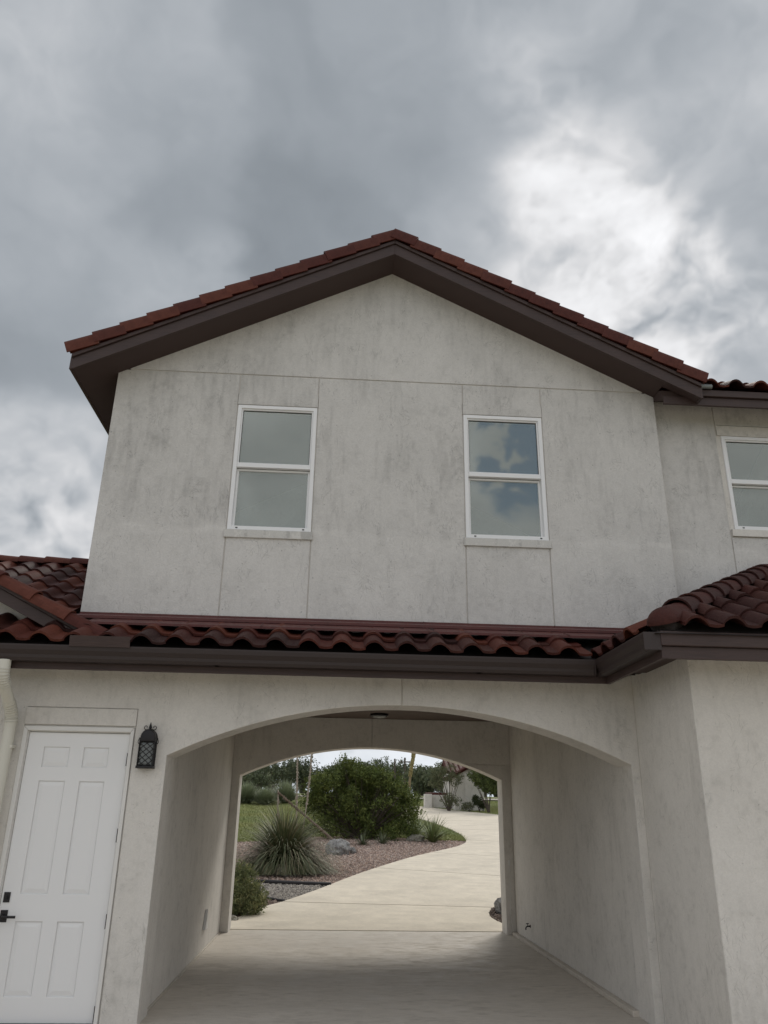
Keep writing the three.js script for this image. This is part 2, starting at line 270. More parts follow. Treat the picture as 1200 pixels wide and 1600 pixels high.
function extrudeZ(pts, z0, z1, holes = [], bevel = 0) { // polygon in x, y; from z0 (back) to z1 (front)
  const b = bevel, g = new THREE.ExtrudeGeometry(shapeOf(pts, holes), { depth: z1 - z0 - 2 * b, bevelEnabled: b > 0, bevelThickness: b, bevelSize: b, bevelOffset: -b, bevelSegments: 2, curveSegments: 8 });
  g.translate(0, 0, z0 + b); g.deleteAttribute('uv'); return g;
}
function extrudeX(ptsZY, x0, x1, bevel = 0) {          // polygon in z, y; from x0 to x1
  const g = extrudeZ(ptsZY.map(([z, y]) => [-z, y]), x0, x1, [], bevel);
  return g.applyMatrix4(new THREE.Matrix4().makeBasis(V(0, 0, -1), V(0, 1, 0), V(1, 0, 0)));
}
function extrudeY(ptsXZ, y0, y1, holes = []) {         // polygon in x, z; from y0 up to y1
  const g = extrudeZ(ptsXZ.map(([x, z]) => [x, -z]), y0, y1, holes.map((h) => h.map(([x, z]) => [x, -z])));
  return g.applyMatrix4(new THREE.Matrix4().makeBasis(V(1, 0, 0), V(0, 0, -1), V(0, 1, 0)));
}
function box(x0, x1, y0, y1, z0, z1, bevel = 0) { return extrudeZ([[x0, y0], [x1, y0], [x1, y1], [x0, y1]], z0, z1, [], bevel); }
function merge(list) { return mergeGeometries(list.map((g) => { const h = g.index ? g.toNonIndexed() : g; for (const k of Object.keys(h.attributes)) if (!['position', 'normal'].includes(k)) h.deleteAttribute(k); return h; })); }
function tube(points, r0, r1, seg = 8, rad = 6) {      // tapered limb along a smooth curve
  const c = new THREE.CatmullRomCurve3(points), fr = c.computeFrenetFrames(seg, false), pos = [], idx = [];
  for (let i = 0; i <= seg; i++) {
    const p = c.getPointAt(i / seg), r = r0 + (r1 - r0) * i / seg;
    for (let k = 0; k < rad; k++) { const a = k / rad * 6.2832, q = p.clone().addScaledVector(fr.normals[i], Math.cos(a) * r).addScaledVector(fr.binormals[i], Math.sin(a) * r); pos.push(q.x, q.y, q.z); }
  }
  for (let i = 0; i < seg; i++) for (let k = 0; k < rad; k++) { const a = i * rad + k, b = i * rad + (k + 1) % rad; idx.push(a, b, a + rad, b, b + rad, a + rad); }
  const e0 = pos.length / 3; pos.push(...c.getPointAt(0).toArray(), ...c.getPointAt(1).toArray());
  for (let k = 0; k < rad; k++) { idx.push(e0, (k + 1) % rad, k, e0 + 1, seg * rad + k, seg * rad + (k + 1) % rad); }
  const g = new THREE.BufferGeometry(); g.setAttribute('position', new THREE.Float32BufferAttribute(pos, 3)); g.setIndex(idx); g.computeVertexNormals(); return g;
}
const stuccoUV = (g, o = 0) => boxUV(g, STUCCO_M, o, o * 0.61);
const woodUV = (g) => boxUV(g, 0.6);
const arch = (xl, xr, ys, yp, n = 28) => {             // segmental arch from (xl, ys) over yp to (xr, ys)
  const h = yp - ys, w = (xr - xl) / 2, R = (w * w + h * h) / (2 * h), cx = (xl + xr) / 2, cy = yp - R, a0 = Math.asin(w / R), pts = [];
  for (let i = 0; i <= n; i++) { const a = -a0 + 2 * a0 * i / n; pts.push([cx + R * Math.sin(a), cy + R * Math.cos(a)]); }
  return pts;
};

// ground height: level round the house, then rising gently
const sp = (x, w) => w * (x / w > 30 ? x / w : Math.log1p(Math.exp(x / w)));
const GH = (z) => 0.06 * sp(-z - 7.2, 0.8) - 0.0385 * sp(-z - 57, 4);

// ================================================================ THE HOUSE
const house = tag(group('house'), 'two-storey off-white stucco house with red clay tile roofs and an arched drive-through passage', 'house');
const ZU = -0.42, ZR = -0.55, CX = 0.2;

// ---- tiles
const TW = 0.29;
const sTile = (() => {                                 // S-shaped clay tile, front edge at z = 0, running back to z = -0.42
  const xs = [], L = 0.42, th = 0.021, n = 13;
  for (let i = 0; i <= n; i++) { const x = i / n * (TW + 0.012); xs.push([x - 0.006, x < 0.178 ? 0.062 * Math.pow(Math.max(0, Math.sin(Math.PI * x / 0.178)), 0.72) : -0.010 * Math.sin(Math.PI * (x - 0.178) / (TW + 0.012 - 0.178))]); }
  const pos = [], q = (a, b, c, d) => pos.push(...a, ...b, ...c, ...a, ...c, ...d);
  for (let i = 0; i < n; i++) {
    const [x0, y0] = xs[i], [x1, y1] = xs[i + 1], t = 0.018;
    q([x0, y0 + t, 0], [x1, y1 + t, 0], [x1, y1 + t, -L], [x0, y0 + t, -L]);
    q([x1, y1 + t - th, 0], [x0, y0 + t - th, 0], [x0, y0 + t - th, -L], [x1, y1 + t - th, -L]);
    q([x0, y0 + t - th, 0], [x1, y1 + t - th, 0], [x1, y1 + t, 0], [x0, y0 + t, 0]);
  }
  const g = new THREE.BufferGeometry(); g.setAttribute('position', new THREE.Float32BufferAttribute(pos, 3));
  return boxUV(toCreasedNormals(g, 0.9), 0.7);
})();
function barrel(r0, r1, L, sweep = Math.PI, th = 0.016, n = 10) { // half-round cap tile, mouth (larger end) at z = 0
  const pos = [], q = (a, b, c, d) => pos.push(...a, ...b, ...c, ...a, ...c, ...d), P = (a, r, z) => [Math.cos(a) * r, Math.sin(a) * r * 0.9, z];
  for (let i = 0; i < n; i++) {
    const a = (Math.PI - sweep) / 2 + sweep * i / n, b = (Math.PI - sweep) / 2 + sweep * (i + 1) / n;
    q(P(b, r0, 0), P(a, r0, 0), P(a, r1, -L), P(b, r1, -L));
    q(P(a, r0 - th, 0), P(b, r0 - th, 0), P(b, r1 - th, -L), P(a, r1 - th, -L));
    q(P(a, r0 - th, 0), P(a, r0, 0), P(b, r0, 0), P(b, r0 - th, 0));
  }
  const g = new THREE.BufferGeometry(); g.setAttribute('position', new THREE.Float32BufferAttribute(pos, 3));
  return boxUV(toCreasedNormals(g, 0.9), 0.7);
}
const capTile = barrel(0.128, 0.106, 0.40, Math.PI * 1.02);
const noseTile = (() => {                              // closed rounded starter of a hip
  const pos = [], n = 12, m = 7, r = 0.135, S = (i, j) => { const a = Math.PI * i / n, b = Math.PI / 2 * j / m; return [Math.cos(a) * r * Math.cos(b), Math.sin(a) * r * 0.9 * Math.cos(b), Math.sin(b) * 0.17]; };
  const q = (a, b, c, d) => pos.push(...a, ...b, ...c, ...a, ...c, ...d);
  for (let i = 0; i < n; i++) { for (let j = 0; j < m; j++) q(S(i + 1, j), S(i, j), S(i, j + 1), S(i + 1, j + 1)); const a = S(i, 0), b = S(i + 1, 0); q(b, a, [a[0] * 0.9, a[1] * 0.9, -0.36], [b[0] * 0.9, b[1] * 0.9, -0.36]); }
  const g = new THREE.BufferGeometry(); g.setAttribute('position', new THREE.Float32BufferAttribute(pos, 3));
  return boxUV(toCreasedNormals(g, 1.2), 0.7);
})();
const tileRand = rng(101);
function put(m, O, X, Y, Z) { m.applyMatrix4(new THREE.Matrix4().makeBasis(X, Y, Z).setPosition(O)); return m; }
function layTiles(parent, O, U, Vv, N, cols, rows, expo, keep, mats = M.clay) { // O: lower left on the deck
  for (let r = 0; r < rows; r++) for (let c = 0; c < cols; c++) {
    const p = O.clone().addScaledVector(U, c * TW).addScaledVector(Vv, r * expo);
    if (keep && !keep(p.clone().addScaledVector(U, TW / 2).addScaledVector(Vv, 0.16), r, c)) continue;
    const m = mesh('tile', sTile, mats[Math.floor(tileRand() * mats.length)], parent);
    const tilt = 0.072 + (tileRand() - 0.5) * 0.016, yawj = (tileRand() - 0.5) * 0.018, Z = Vv.clone().negate();
    const q = new THREE.Quaternion().setFromRotationMatrix(new THREE.Matrix4().makeBasis(U, N, Z));
    q.multiply(new THREE.Quaternion().setFromEuler(new THREE.Euler(-tilt, yawj, (tileRand() - 0.5) * 0.02)));
    m.quaternion.copy(q); m.position.copy(p).addScaledVector(N, 0.034 + (tileRand() - 0.5) * 0.006).addScaledVector(Vv, (tileRand() - 0.5) * 0.008);
  }
}
function layCaps(parent, A, B, upish, expo, geo = capTile, mats = M.clay, first = 0, name = 'cap_tile') { // caps from A up to B, mouths facing A
  const D = B.clone().sub(A), L = D.length(); D.normalize();
  const Z = D.clone().negate(), X = V().crossVectors(upish, Z).normalize(), Y = V().crossVectors(Z, X);
  for (let s = first, k = 0; s < L - 0.08; s += expo, k++) {
    const m = mesh(name, geo, mats[Math.floor(tileRand() * mats.length)], parent), q = new THREE.Quaternion().setFromRotationMatrix(new THREE.Matrix4().makeBasis(X, Y, Z));
    m.quaternion.copy(q).multiply(new THREE.Quaternion().setFromEuler(new THREE.Euler(-0.03, (tileRand() - 0.5) * 0.03, (tileRand() - 0.5) * 0.04)));
    m.position.copy(A).addScaledVector(D, s).addScaledVector(Y, 0.012 + (tileRand() - 0.5) * 0.006);
  }
}
const slopeDirs = (s) => { const l = Math.hypot(1, s); return [1 / l, s / l]; };

// ---- upper front wall: backing with window openings, stucco panels between control joints
const W1 = [-1.495, -0.613], W2 = [1.02, 1.917], WT = 5.812, WB = 4.342;
const rect = (x0, x1, y0, y1) => [[x0, y0], [x1, y0], [x1, y1], [x0, y1]];
const upperWall = mesh('upper_wall', stuccoUV(extrudeZ([[-2.845, 3.2], [3.245, 3.2], [3.245, 6.14], [CX, 7.66], [-2.845, 6.14]], ZU - 0.17, ZU - 0.012,
  [rect(W1[0] + 0.01, W1[1] - 0.01, WB + 0.01, WT - 0.01), rect(W2[0] + 0.01, W2[1] - 0.01, WB + 0.01, WT - 0.01)])), M.stucco, house);
const upperUV = (g) => boxUV(g, UPPER_M, 3.2 / UPPER_M, -3.2 / UPPER_M);
const panel = (pts, z, parent, th = 0.0125, bevel = 0.0035) => mesh('stucco_panel', upperUV(extrudeZ(pts, z - th, z, [], bevel)), M.upper, parent);
const J = 0.006, YJ = 6.2, YB = 3.36;                  // half joint, height of the long joint
panel([[-2.85, YJ + J], [3.25, YJ + J], [3.25, YJ + 0.02], [CX, 7.72], [-2.85, YJ + 0.02]], ZU, upperWall);
panel(rect(-2.85, W1[0] - J, YB, YJ - J), ZU, upperWall, 0.0125, 0.006);
panel(rect(W1[1] + J, W2[0] - J, YB, YJ - J), ZU, upperWall);
panel(rect(W2[1] + J, 3.25, YB, YJ - J), ZU, upperWall, 0.0125, 0.006);
for (const w of [W1, W2]) {
  panel(rect(w[0] + J, w[1] - J, 5.955, YJ - J), ZU, upperWall);
  panel(rect(w[0] + J, w[1] - J, YB, WB - 0.085), ZU, upperWall);
  mesh('head_band', upperUV(box(w[0] - 0.002, w[1] + 0.002, WT + 0.004, 5.955, ZU - 0.012, ZU + 0.009, 0.004)), M.upper, upperWall);
  mesh('sill_band', boxUV(box(w[0] - 0.022, w[1] + 0.018, WB - 0.092, WB - 0.003, ZU - 0.012, ZU + 0.022, 0.006), 1.3, 0.31 * w[0], 0.2), M.sill, upperWall);
}
for (const [x0, x1] of [[-2.845, -2.69], [3.09, 3.245]]) mesh('side_wall', stuccoUV(box(x0, x1, 3.2, 6.15, -5.56, ZU - 0.17)), M.stucco, house);
mesh('rear_wall', stuccoUV(extrudeZ([[-2.845, 2.99], [3.245, 2.99], [3.245, 6.14], [CX, 7.66], [-2.845, 6.14]], -5.72, -5.56)), M.stucco, house);
mesh('upper_floor', boxUV(box(-2.69, 6.2, 3.03, 3.24, -5.55, ZU - 0.18), 1), M.room, house);

// ---- windows
function makeWindow(x0, x1, y0, y1, z, label) {        // single-hung: fixed upper sash, lower sash set further in
  const f = 0.042, w = group('window', house); w.userData.label = label;
  const ring = (a0, a1, b0, b1, t, za, zb, bev) => extrudeZ(rect(a0, a1, b0, b1), za, zb, [rect(a0 + t, a1 - t, b0 + t, b1 - t)], bev);
  mesh('window_frame', ring(x0, x1, y0, y1, f, z - 0.09, z + 0.004, 0.004), M.vinyl, w);
  const ym = (y0 + y1) / 2 + 0.015, i0 = x0 + f, i1 = x1 - f;
  mesh('upper_sash', ring(i0, i1, ym - 0.03, y1 - f, 0.016, z - 0.05, z - 0.012, 0.003), M.vinyl, w);
  mesh('meeting_rail', box(i0, i1, ym - 0.032, ym + 0.022, z - 0.05, z - 0.004, 0.004), M.vinyl, w);
  mesh('lower_sash', ring(i0, i1, y0 + f - 0.008, ym - 0.034, 0.024, z - 0.086, z - 0.052, 0.003), M.vinyl, w);
  mesh('seal', extrudeZ(rect(i0 + 0.015, i1 - 0.015, ym, y1 - f - 0.015), z - 0.034, z - 0.026, [rect(i0 + 0.021, i1 - 0.021, ym + 0.006, y1 - f - 0.023)]), M.sealant, w);
  const pane = (a, b, zz) => mesh('pane', new THREE.PlaneGeometry(i1 - i0 - 0.03, b - a).translate((i0 + i1) / 2, (a + b) / 2, zz), M.glass, w);
  pane(ym + 0.015, y1 - f - 0.015, z - 0.032); pane(y0 + f + 0.012, ym - 0.055, z - 0.068);
  for (const xw of [i0 + 0.045, i1 - 0.05]) mesh('weep_cap', box(xw, xw + 0.022, y0 + 0.014, y0 + 0.026, z + 0.0045, z + 0.0075), M.sealant, w);
  return w;
}
makeWindow(W1[0] + 0.004, W1[1] - 0.004, WB, WT, ZU, 'white upper window mirroring plain pale cloud');
makeWindow(W2[0] + 0.004, W2[1] - 0.004, WB, WT, ZU, 'white upper window mirroring blue sky between clouds');

// ---- upper gable roof
const GS = 0.505, FB = 7.672, HALF = 3.415, ZF = -0.04; // slope, fascia bottom at the apex, half width to the eave edge, fascia face
const gableRoof = group('gable_roof', house);
const yAt = (x, add = 0) => FB - GS * Math.abs(x - CX) + add;
for (const s of [-1, 1]) {
  const xe = CX + s * HALF, pts = (a, b, x1 = xe) => [[CX, FB + a], [x1, yAt(x1, a)], [x1, yAt(x1, b)], [CX, FB + b]];
  mesh('soffit_slab', boxUV(extrudeZ(pts(0.012, 0.155, s > 0 ? 3.248 : xe), -6.2, ZF - 0.032), 1), M.soffit, gableRoof);
  if (s > 0) mesh('soffit_slab', boxUV(extrudeZ([[3.249, yAt(3.249, 0.012)], [xe, yAt(xe, 0.012)], [xe, yAt(xe, 0.155)], [3.249, yAt(3.249, 0.155)]], -0.169, ZF - 0.032), 1), M.soffit, gableRoof);
  mesh('barge_board', woodUV(extrudeZ(pts(0, 0.138), ZF - 0.03, ZF, [], 0.004)), M.brown, gableRoof);
  mesh('barge_trim', woodUV(extrudeZ(pts(0.140, 0.185, xe + s * 0.02), ZF - 0.03, ZF + 0.022, [], 0.004)), M.brown, gableRoof);
  mesh('eave_board', woodUV(box(Math.min(xe, xe + s * 0.03), Math.max(xe, xe + s * 0.03), yAt(xe), yAt(xe, 0.14), s > 0 ? -0.168 : -6.2, ZF - 0.001, 0.003)), M.brown, gableRoof);
  // rake tiles: an upright leg with a rounded shoulder, lapped upwards
  const prof = [[0.016, -0.060], [0.030, -0.060], [0.030, 0.045], [0.018, 0.078], [-0.012, 0.100], [-0.06, 0.108], [-0.20, 0.085], [-0.20, 0.068], [-0.06, 0.092], [-0.018, 0.083], [0.004, 0.066], [0.016, 0.04]];
  const [cs, sn] = slopeDirs(GS), D = V(-s * cs, sn, 0), N = V(s * sn, cs, 0), expo = 0.3045, nT = 13;
  for (let k = 0; k < nT; k++) {
    const len = k === nT - 1 ? 0.296 : 0.345, g = new THREE.ExtrudeGeometry(shapeOf(prof), { depth: len, bevelEnabled: false });
    // local x -> +z world (outwards), local y -> N, local z -> along the rake
    const X = V(0, 0, 1), Zl = V().crossVectors(X, N);   // points up or down the rake depending on side
    const up = Zl.dot(D) > 0, t = (tileRand() - 0.5) * 0.01;
    g.deleteAttribute('uv'); if (!up) g.translate(0, 0, -len);
    const geo = boxUV(toCreasedNormals(g, 0.7), 0.7), m = mesh('rake_tile', geo, M.clay[[0, 2, 5][Math.floor(tileRand() * 3)]], gableRoof);
    const start = V(xe + s * 0.055, yAt(xe + s * 0.055, 0.190), ZF + 0.02).addScaledVector(D, k * expo);
    m.quaternion.setFromRotationMatrix(new THREE.Matrix4().makeBasis(X, N, Zl));
    m.quaternion.multiply(new THREE.Quaternion().setFromAxisAngle(V(1, 0, 0), (up ? 1 : -1) * 0.088));
    m.position.copy(start).addScaledVector(N, 0.076 + t * 0.3).add(V(0, 0, t));
  }
  // the tiled field above, out of sight from the ground
  const field = new THREE.InstancedMesh(sTile, M.clay[s > 0 ? 0 : 2], 12 * 20); field.name = 'tile_field'; field.userData.kind = 'stuff';
  const U = V(0, 0, s > 0 ? -1 : 1); let k = 0;
  for (let r = 0; r < 12; r++) for (let c = 0; c < 20; c++) {
    const P = V(xe + s * 0.05, yAt(xe + s * 0.05, 0.175), s > 0 ? -0.16 : -5.96).addScaledVector(D, r * 0.305).addScaledVector(U, c * TW);
    field.setMatrixAt(k++, new THREE.Matrix4().makeBasis(U, N, D.clone().negate()).setPosition(P));
  }
  gableRoof.add(field);
}
layCaps(gableRoof, V(CX, FB + 0.265, ZF - 0.06), V(CX, FB + 0.265, -6.1), V(0, 1, 0), 0.31, barrel(0.115, 0.10, 0.38), M.clay, 0, 'ridge_tile');

// ---- right-hand upper wing
const rightWall = mesh('wing_wall', stuccoUV(extrudeZ(rect(3.246, 6.6, 3.0, 6.17), ZR - 0.17, ZR - 0.012, [rect(4.07, 4.93, 4.61, 5.745)])), M.stucco, house);
panel(rect(3.246, 4.0 - J, 3.4, 6.15), ZR, rightWall);
panel(rect(4.0 + J, 4.98, 5.895, 6.15), ZR, rightWall);
panel(rect(4.0 + J, 4.98, 3.4, 4.505), ZR, rightWall); panel(rect(4.99, 6.6, 3.4, 6.15), ZR, rightWall);
mesh('head_band', stuccoUV(box(4.012, 4.975, 5.757, 5.886, ZR - 0.012, ZR + 0.009, 0.004)), M.stucco, rightWall);
mesh('sill_band', stuccoUV(box(4.012, 4.975, 4.515, 4.597, ZR - 0.012, ZR + 0.02, 0.004)), M.stucco, rightWall);
makeWindow(4.055, 4.935, 4.6, 5.753, ZR, 'white upper window beside the gable, half cut off');
mesh('side_wall', stuccoUV(box(6.44, 6.6, 3.0, 6.02, -5.56, ZR - 0.17)), M.stucco, house);
mesh('rear_wall', stuccoUV(box(3.246, 6.6, 3.0, 6.02, -5.72, -5.56)), M.stucco, house);
mesh('end_gable', stuccoUV(extrudeX([[ZR - 0.17, 6.021], [-5.72, 6.021], [-3.2, 7.5]], 6.44, 6.6)), M.stucco, house);
const wingRoof = group('wing_roof', house);
{
  const ze = -0.17;
  mesh('soffit_slab', boxUV(extrudeX([[ze - 0.03, 5.99], [ze - 0.03, 6.11], [-3.2, 7.62], [-3.2, 7.49]], 3.252, 6.9), 1), M.soffit, wingRoof);
  mesh('soffit_slab', boxUV(extrudeX([[-6.2, 5.94], [-6.2, 6.11], [-3.2, 7.62], [-3.2, 7.44]], 3.26, 6.9), 1), M.soffit, wingRoof);
  mesh('eave_board', woodUV(box(3.252, 6.9, 5.93, 6.03, ze - 0.03, ze, 0.004)), M.brown, wingRoof);
  mesh('eave_trim', woodUV(box(3.64, 6.9, 6.034, 6.115, ze - 0.03, ze + 0.03, 0.006)), M.brown, wingRoof);
  const [cs, sn] = slopeDirs(0.5);
  layTiles(wingRoof, V(3.70, 6.118, ze + 0.06), V(1, 0, 0), V(0, sn, -cs), V(0, cs, sn), 8, 3, 0.33, null, M.clay);
  mesh('saddle_flashing', tube([V(3.56, 6.135, ze + 0.05), V(3.66, 6.14, ze + 0.05), V(3.80, 6.142, ze + 0.05)], 0.032, 0.028, 4, 8).scale(1, 1, 1), M.lead, wingRoof);
}

// ---- lower front wall with the arch and the door opening
const AL = -1.764, AR = 2.429, DX0 = -3.035, DX1 = -2.068, DT = 2.28;
const XL = -6.4;
{
  const a = arch(AL, AR, 2.05, 2.534);
  const lowerWall = mesh('lower_wall', stuccoUV(extrudeZ([[XL, -0.02], [DX0, -0.02], [DX0, DT], [DX1, DT], [DX1, -0.02], [AL, -0.02], ...a, [AR, -0.02], [2.51, -0.02], [2.51, 2.9], [XL, 2.9]], -0.37, -0.012), 0.21), M.stucco, house);
  const half = (side) => a.filter(([x]) => (side < 0 ? x < 0.32 - J : x > 0.32 + J));
  const top = 2.86, pk = 2.534 + 0.000;
  mesh('stucco_panel', stuccoUV(extrudeZ([[XL, -0.02], [DX0, -0.02], [DX0, 2.445], [-2.062, 2.445], [-2.062, -0.02], [AL, -0.02], ...half(-1), [0.32 - J, pk], [0.32 - J, top], [XL, top]], -0.0125, 0, [], 0.005), 0.43), M.stucco, lowerWall);
  mesh('stucco_panel', stuccoUV(extrudeZ([[0.32 + J, pk], ...half(1), [AR, -0.02], [2.506, -0.02], [2.506, top], [0.32 + J, top]], -0.0125, 0, [], 0.005), 0.77), M.stucco, lowerWall);
  mesh('head_band', stuccoUV(box(DX0 - 0.004, -2.064, 2.292, 2.44, -0.012, 0.010, 0.004), 0.15), M.stucco, lowerWall);
}
// ---- passage: side walls, rear arch, ceiling
const passage = group('passage', house);
mesh('passage_wall', stuccoUV(box(-2.02, -1.806, -0.02, 3.0, -5.2, -0.371), 0.33), M.stucco, passage);
mesh('passage_wall', stuccoUV(box(2.438, 2.62, -0.02, 3.0, -5.2, -0.371), 0.58), M.stucco, passage);
{
  const a = arch(-1.69, 2.30, 2.108, 2.548);
  const back = mesh('rear_arch_wall', stuccoUV(extrudeZ([[-2.8, -0.02], [-1.69, -0.02], ...a, [2.30, -0.02], [3.2, -0.02], [3.2, 2.985], [-2.8, 2.985]], -5.55, -5.212), 0.9), M.stucco, passage);
  const half = (side) => a.filter(([x]) => (side < 0 ? x < 0.295 - J : x > 0.295 + J));
  mesh('stucco_panel', stuccoUV(extrudeZ([[-1.806, 0], [-1.69, 0], ...half(-1), [0.295 - J, 2.548], [0.295 - J, 2.98], [-1.806, 2.98]], -5.2125, -5.2, [], 0.004), 0.11), M.stucco, back);
  const hr = half(1).filter(([, y]) => y > 2.336), hl = half(1).filter(([, y]) => y < 2.324);
  mesh('stucco_panel', stuccoUV(extrudeZ([[0.295 + J, 2.548], ...hr, [2.438, 2.336], [2.438, 2.98], [0.295 + J, 2.98]], -5.2125, -5.2, [], 0.004), 0.52), M.stucco, back);
  mesh('stucco_panel', stuccoUV(extrudeZ([...hl, [2.30, 0], [2.438, 0], [2.438, 2.324]], -5.2125, -5.2, [], 0.004), 0.64), M.stucco, back);
}
mesh('ceiling', boxUV(box(-1.806, 2.438, 2.98, 3.02, -5.2, -0.371), 1.2), M.ceiling, passage);
mesh('base_ledge', boxUV(extrudeX([[-0.375, 0], [-5.2, 0], [-5.2, 0.045], [-0.375, 0.045]], 2.372, 2.4375, 0.006), 3), M.floor, passage);
mesh('base_ledge', boxUV(extrudeX([[-0.375, 0], [-5.2, 0], [-5.2, 0.012], [-0.375, 0.012]], -1.8055, -1.785, 0.003), 3), M.floor, passage);
mesh('vent_flap', extrudeX([[-3.50, 0.24], [-3.72, 0.24], [-3.60, 0.46]], -1.8055, -1.770, 0.006), M.white, passage);

// ---- door
{
  const door = group('door', house); door.userData.label = 'white six-panel side door with dark lever handle';
  const x0 = -2.991, x1 = -2.108, t = 2.232, zf = -0.028;
  const P = [[-2.842, -2.620, 1.937, 2.104], [-2.496, -2.279, 1.937, 2.104], [-2.842, -2.620, 0.932, 1.820], [-2.496, -2.283, 0.932, 1.820], [-2.842, -2.625, 0.195, 0.728], [-2.505, -2.290, 0.195, 0.728]];
  mesh('door_leaf', extrudeZ(rect(x0 + 0.003, x1 - 0.003, 0.012, t - 0.004), zf - 0.012, zf, P.map(([a, b, c, d]) => rect(a, b, c, d)), 0.0035), M.door, door);
  mesh('door_core', box(x0 + 0.003, x1 - 0.003, 0.012, t - 0.004, zf - 0.044, zf - 0.0125), M.door, door);
  for (const [a, b, c, d] of P) {                       // raised field with sloping margins
    const g = new THREE.ExtrudeGeometry(shapeOf(rect(a + 0.006, b - 0.006, c + 0.006, d - 0.006)), { depth: 0.0005, bevelEnabled: true, bevelThickness: 0.007, bevelSize: 0.034, bevelOffset: -0.034, bevelSegments: 1 });
    g.translate(0, 0, zf - 0.0115); g.deleteAttribute('uv'); mesh('door_panel', g, M.door, door);
  }
  // jambs and brick mould
  const mould = (pts) => extrudeZ(pts, -0.02, 0.012, [], 0.005);
  mesh('door_frame', woodUV(mould([[DX0 + 0.002, 0], [x0 - 0.006, 0], [x0 - 0.006, t + 0.006], [DX0 + 0.002, DT - 0.002]])), M.trim, door);
  mesh('door_frame', woodUV(mould([[x1 + 0.006, 0], [DX1 - 0.002, 0], [DX1 - 0.002, DT - 0.002], [x1 + 0.006, t + 0.006]])), M.trim, door);
  mesh('door_frame', woodUV(mould([[DX0 + 0.004, DT - 0.002], [x0 - 0.005, t + 0.007], [x1 + 0.005, t + 0.007], [DX1 - 0.004, DT - 0.002]])), M.trim, door);
  mesh('door_stop', extrudeZ([[DX0, 0], [x0, 0], [x0, t], [x1, t], [x1, 0], [DX1, 0], [DX1, DT], [DX0, DT]], -0.15, -0.021), M.trim, door);
  mesh('threshold', box(x0, x1, 0, 0.011, -0.12, 0.02), M.bronze, door);
  for (const y of [2.01, 1.39, 0.735, 0.08]) { const h = new THREE.CylinderGeometry(0.010, 0.010, 0.11, 8).translate(-2.1045, y, -0.016); mesh('hinge', h, M.bronze, door); }
  const bolt = mesh('deadbolt', box(-2.968, -2.916, 0.868, 0.945, zf, zf + 0.009, 0.003), M.bronze, door);
  mesh('keyway', new THREE.CylinderGeometry(0.011, 0.013, 0.014, 14).rotateX(Math.PI / 2).translate(-2.942, 0.906, zf + 0.014), M.iron, bolt);
  const hd = mesh('handle_plate', box(-2.972, -2.914, 0.722, 0.812, zf, zf + 0.009, 0.003), M.bronze, door);
  mesh('lever', merge([new THREE.CylinderGeometry(0.016, 0.018, 0.045, 12).rotateX(Math.PI / 2).translate(-2.944, 0.765, zf + 0.03), box(-2.95, -2.832, 0.755, 0.775, zf + 0.042, zf + 0.058, 0.006)]), M.bronze, hd);
}

// ---- lower right block, standing forward
const BX = 2.505, BZ = 1.24;
mesh('block_side_wall', stuccoUV(box(BX, BX + 0.2, -0.02, 2.88, 0.001, BZ - 0.2), 0.47), M.stucco, house);
mesh('block_front_wall', stuccoUV(extrudeY([[BX, BZ - 0.199], [BX, BZ - 0.006], [BX + 0.006, BZ], [6.4, BZ], [6.4, BZ - 0.2], [BX + 0.2, BZ - 0.199]], -0.02, 2.88), 0.07), M.stucco, house);
mesh('block_end_wall', stuccoUV(box(6.2, 6.4, -0.02, 2.88, -0.4, BZ - 0.2)), M.stucco, house);

// ---- lower roofs: pent above the passage, left wing, right hip
const LE = 2.72;                                       // fascia bottom
const pentRoof = group('pent_roof', house);
const PS = 0.46;
mesh('deck', boxUV(extrudeX([[0.38, 2.80], [0.38, 2.925], [-0.41, 2.925 + PS * 0.79], [-0.41, 2.80 + PS * 0.5]], -2.86, 2.4), 1), M.deck, pentRoof);
mesh('soffit', boxUV(box(XL, 2.14, 2.825, 2.84, 0.002, 0.35), 1), M.soffit, pentRoof);
mesh('fascia', woodUV(box(XL, 2.158, LE, 2.93, 0.352, 0.38, 0.003)), M.brown, pentRoof);
{
  const [cs, sn] = slopeDirs(PS);
  layTiles(pentRoof, V(-2.66, 2.922, 0.462), V(1, 0, 0), V(0, sn, -cs), V(0, cs, sn), 16, 2, 0.33, null);
  // red apron flashing in two laps up to the wall
  mesh('flashing', boxUV(extrudeX([[0.09, 3.190], [0.09, 3.212], [-0.18, 3.305], [-0.18, 3.285]], -2.62, 2.42, 0.003), 0.9), M.flashing, pentRoof);
  mesh('flashing', boxUV(extrudeX([[-0.15, 3.300], [-0.15, 3.326], [-0.385, 3.392], [-0.385, 3.412], [-0.4, 3.412], [-0.4, 3.352]], -2.84, 2.70, 0.003), 0.9), M.flashing, pentRoof);
  for (const x of [-1.02, 0.56, 1.9]) mesh('flashing_lap', extrudeX([[0.096, 3.196], [0.096, 3.216], [-0.19, 3.314], [-0.383, 3.397], [-0.383, 3.414], [-0.389, 3.414], [-0.389, 3.36]], x, x + 0.012), M.flashing, pentRoof);
}
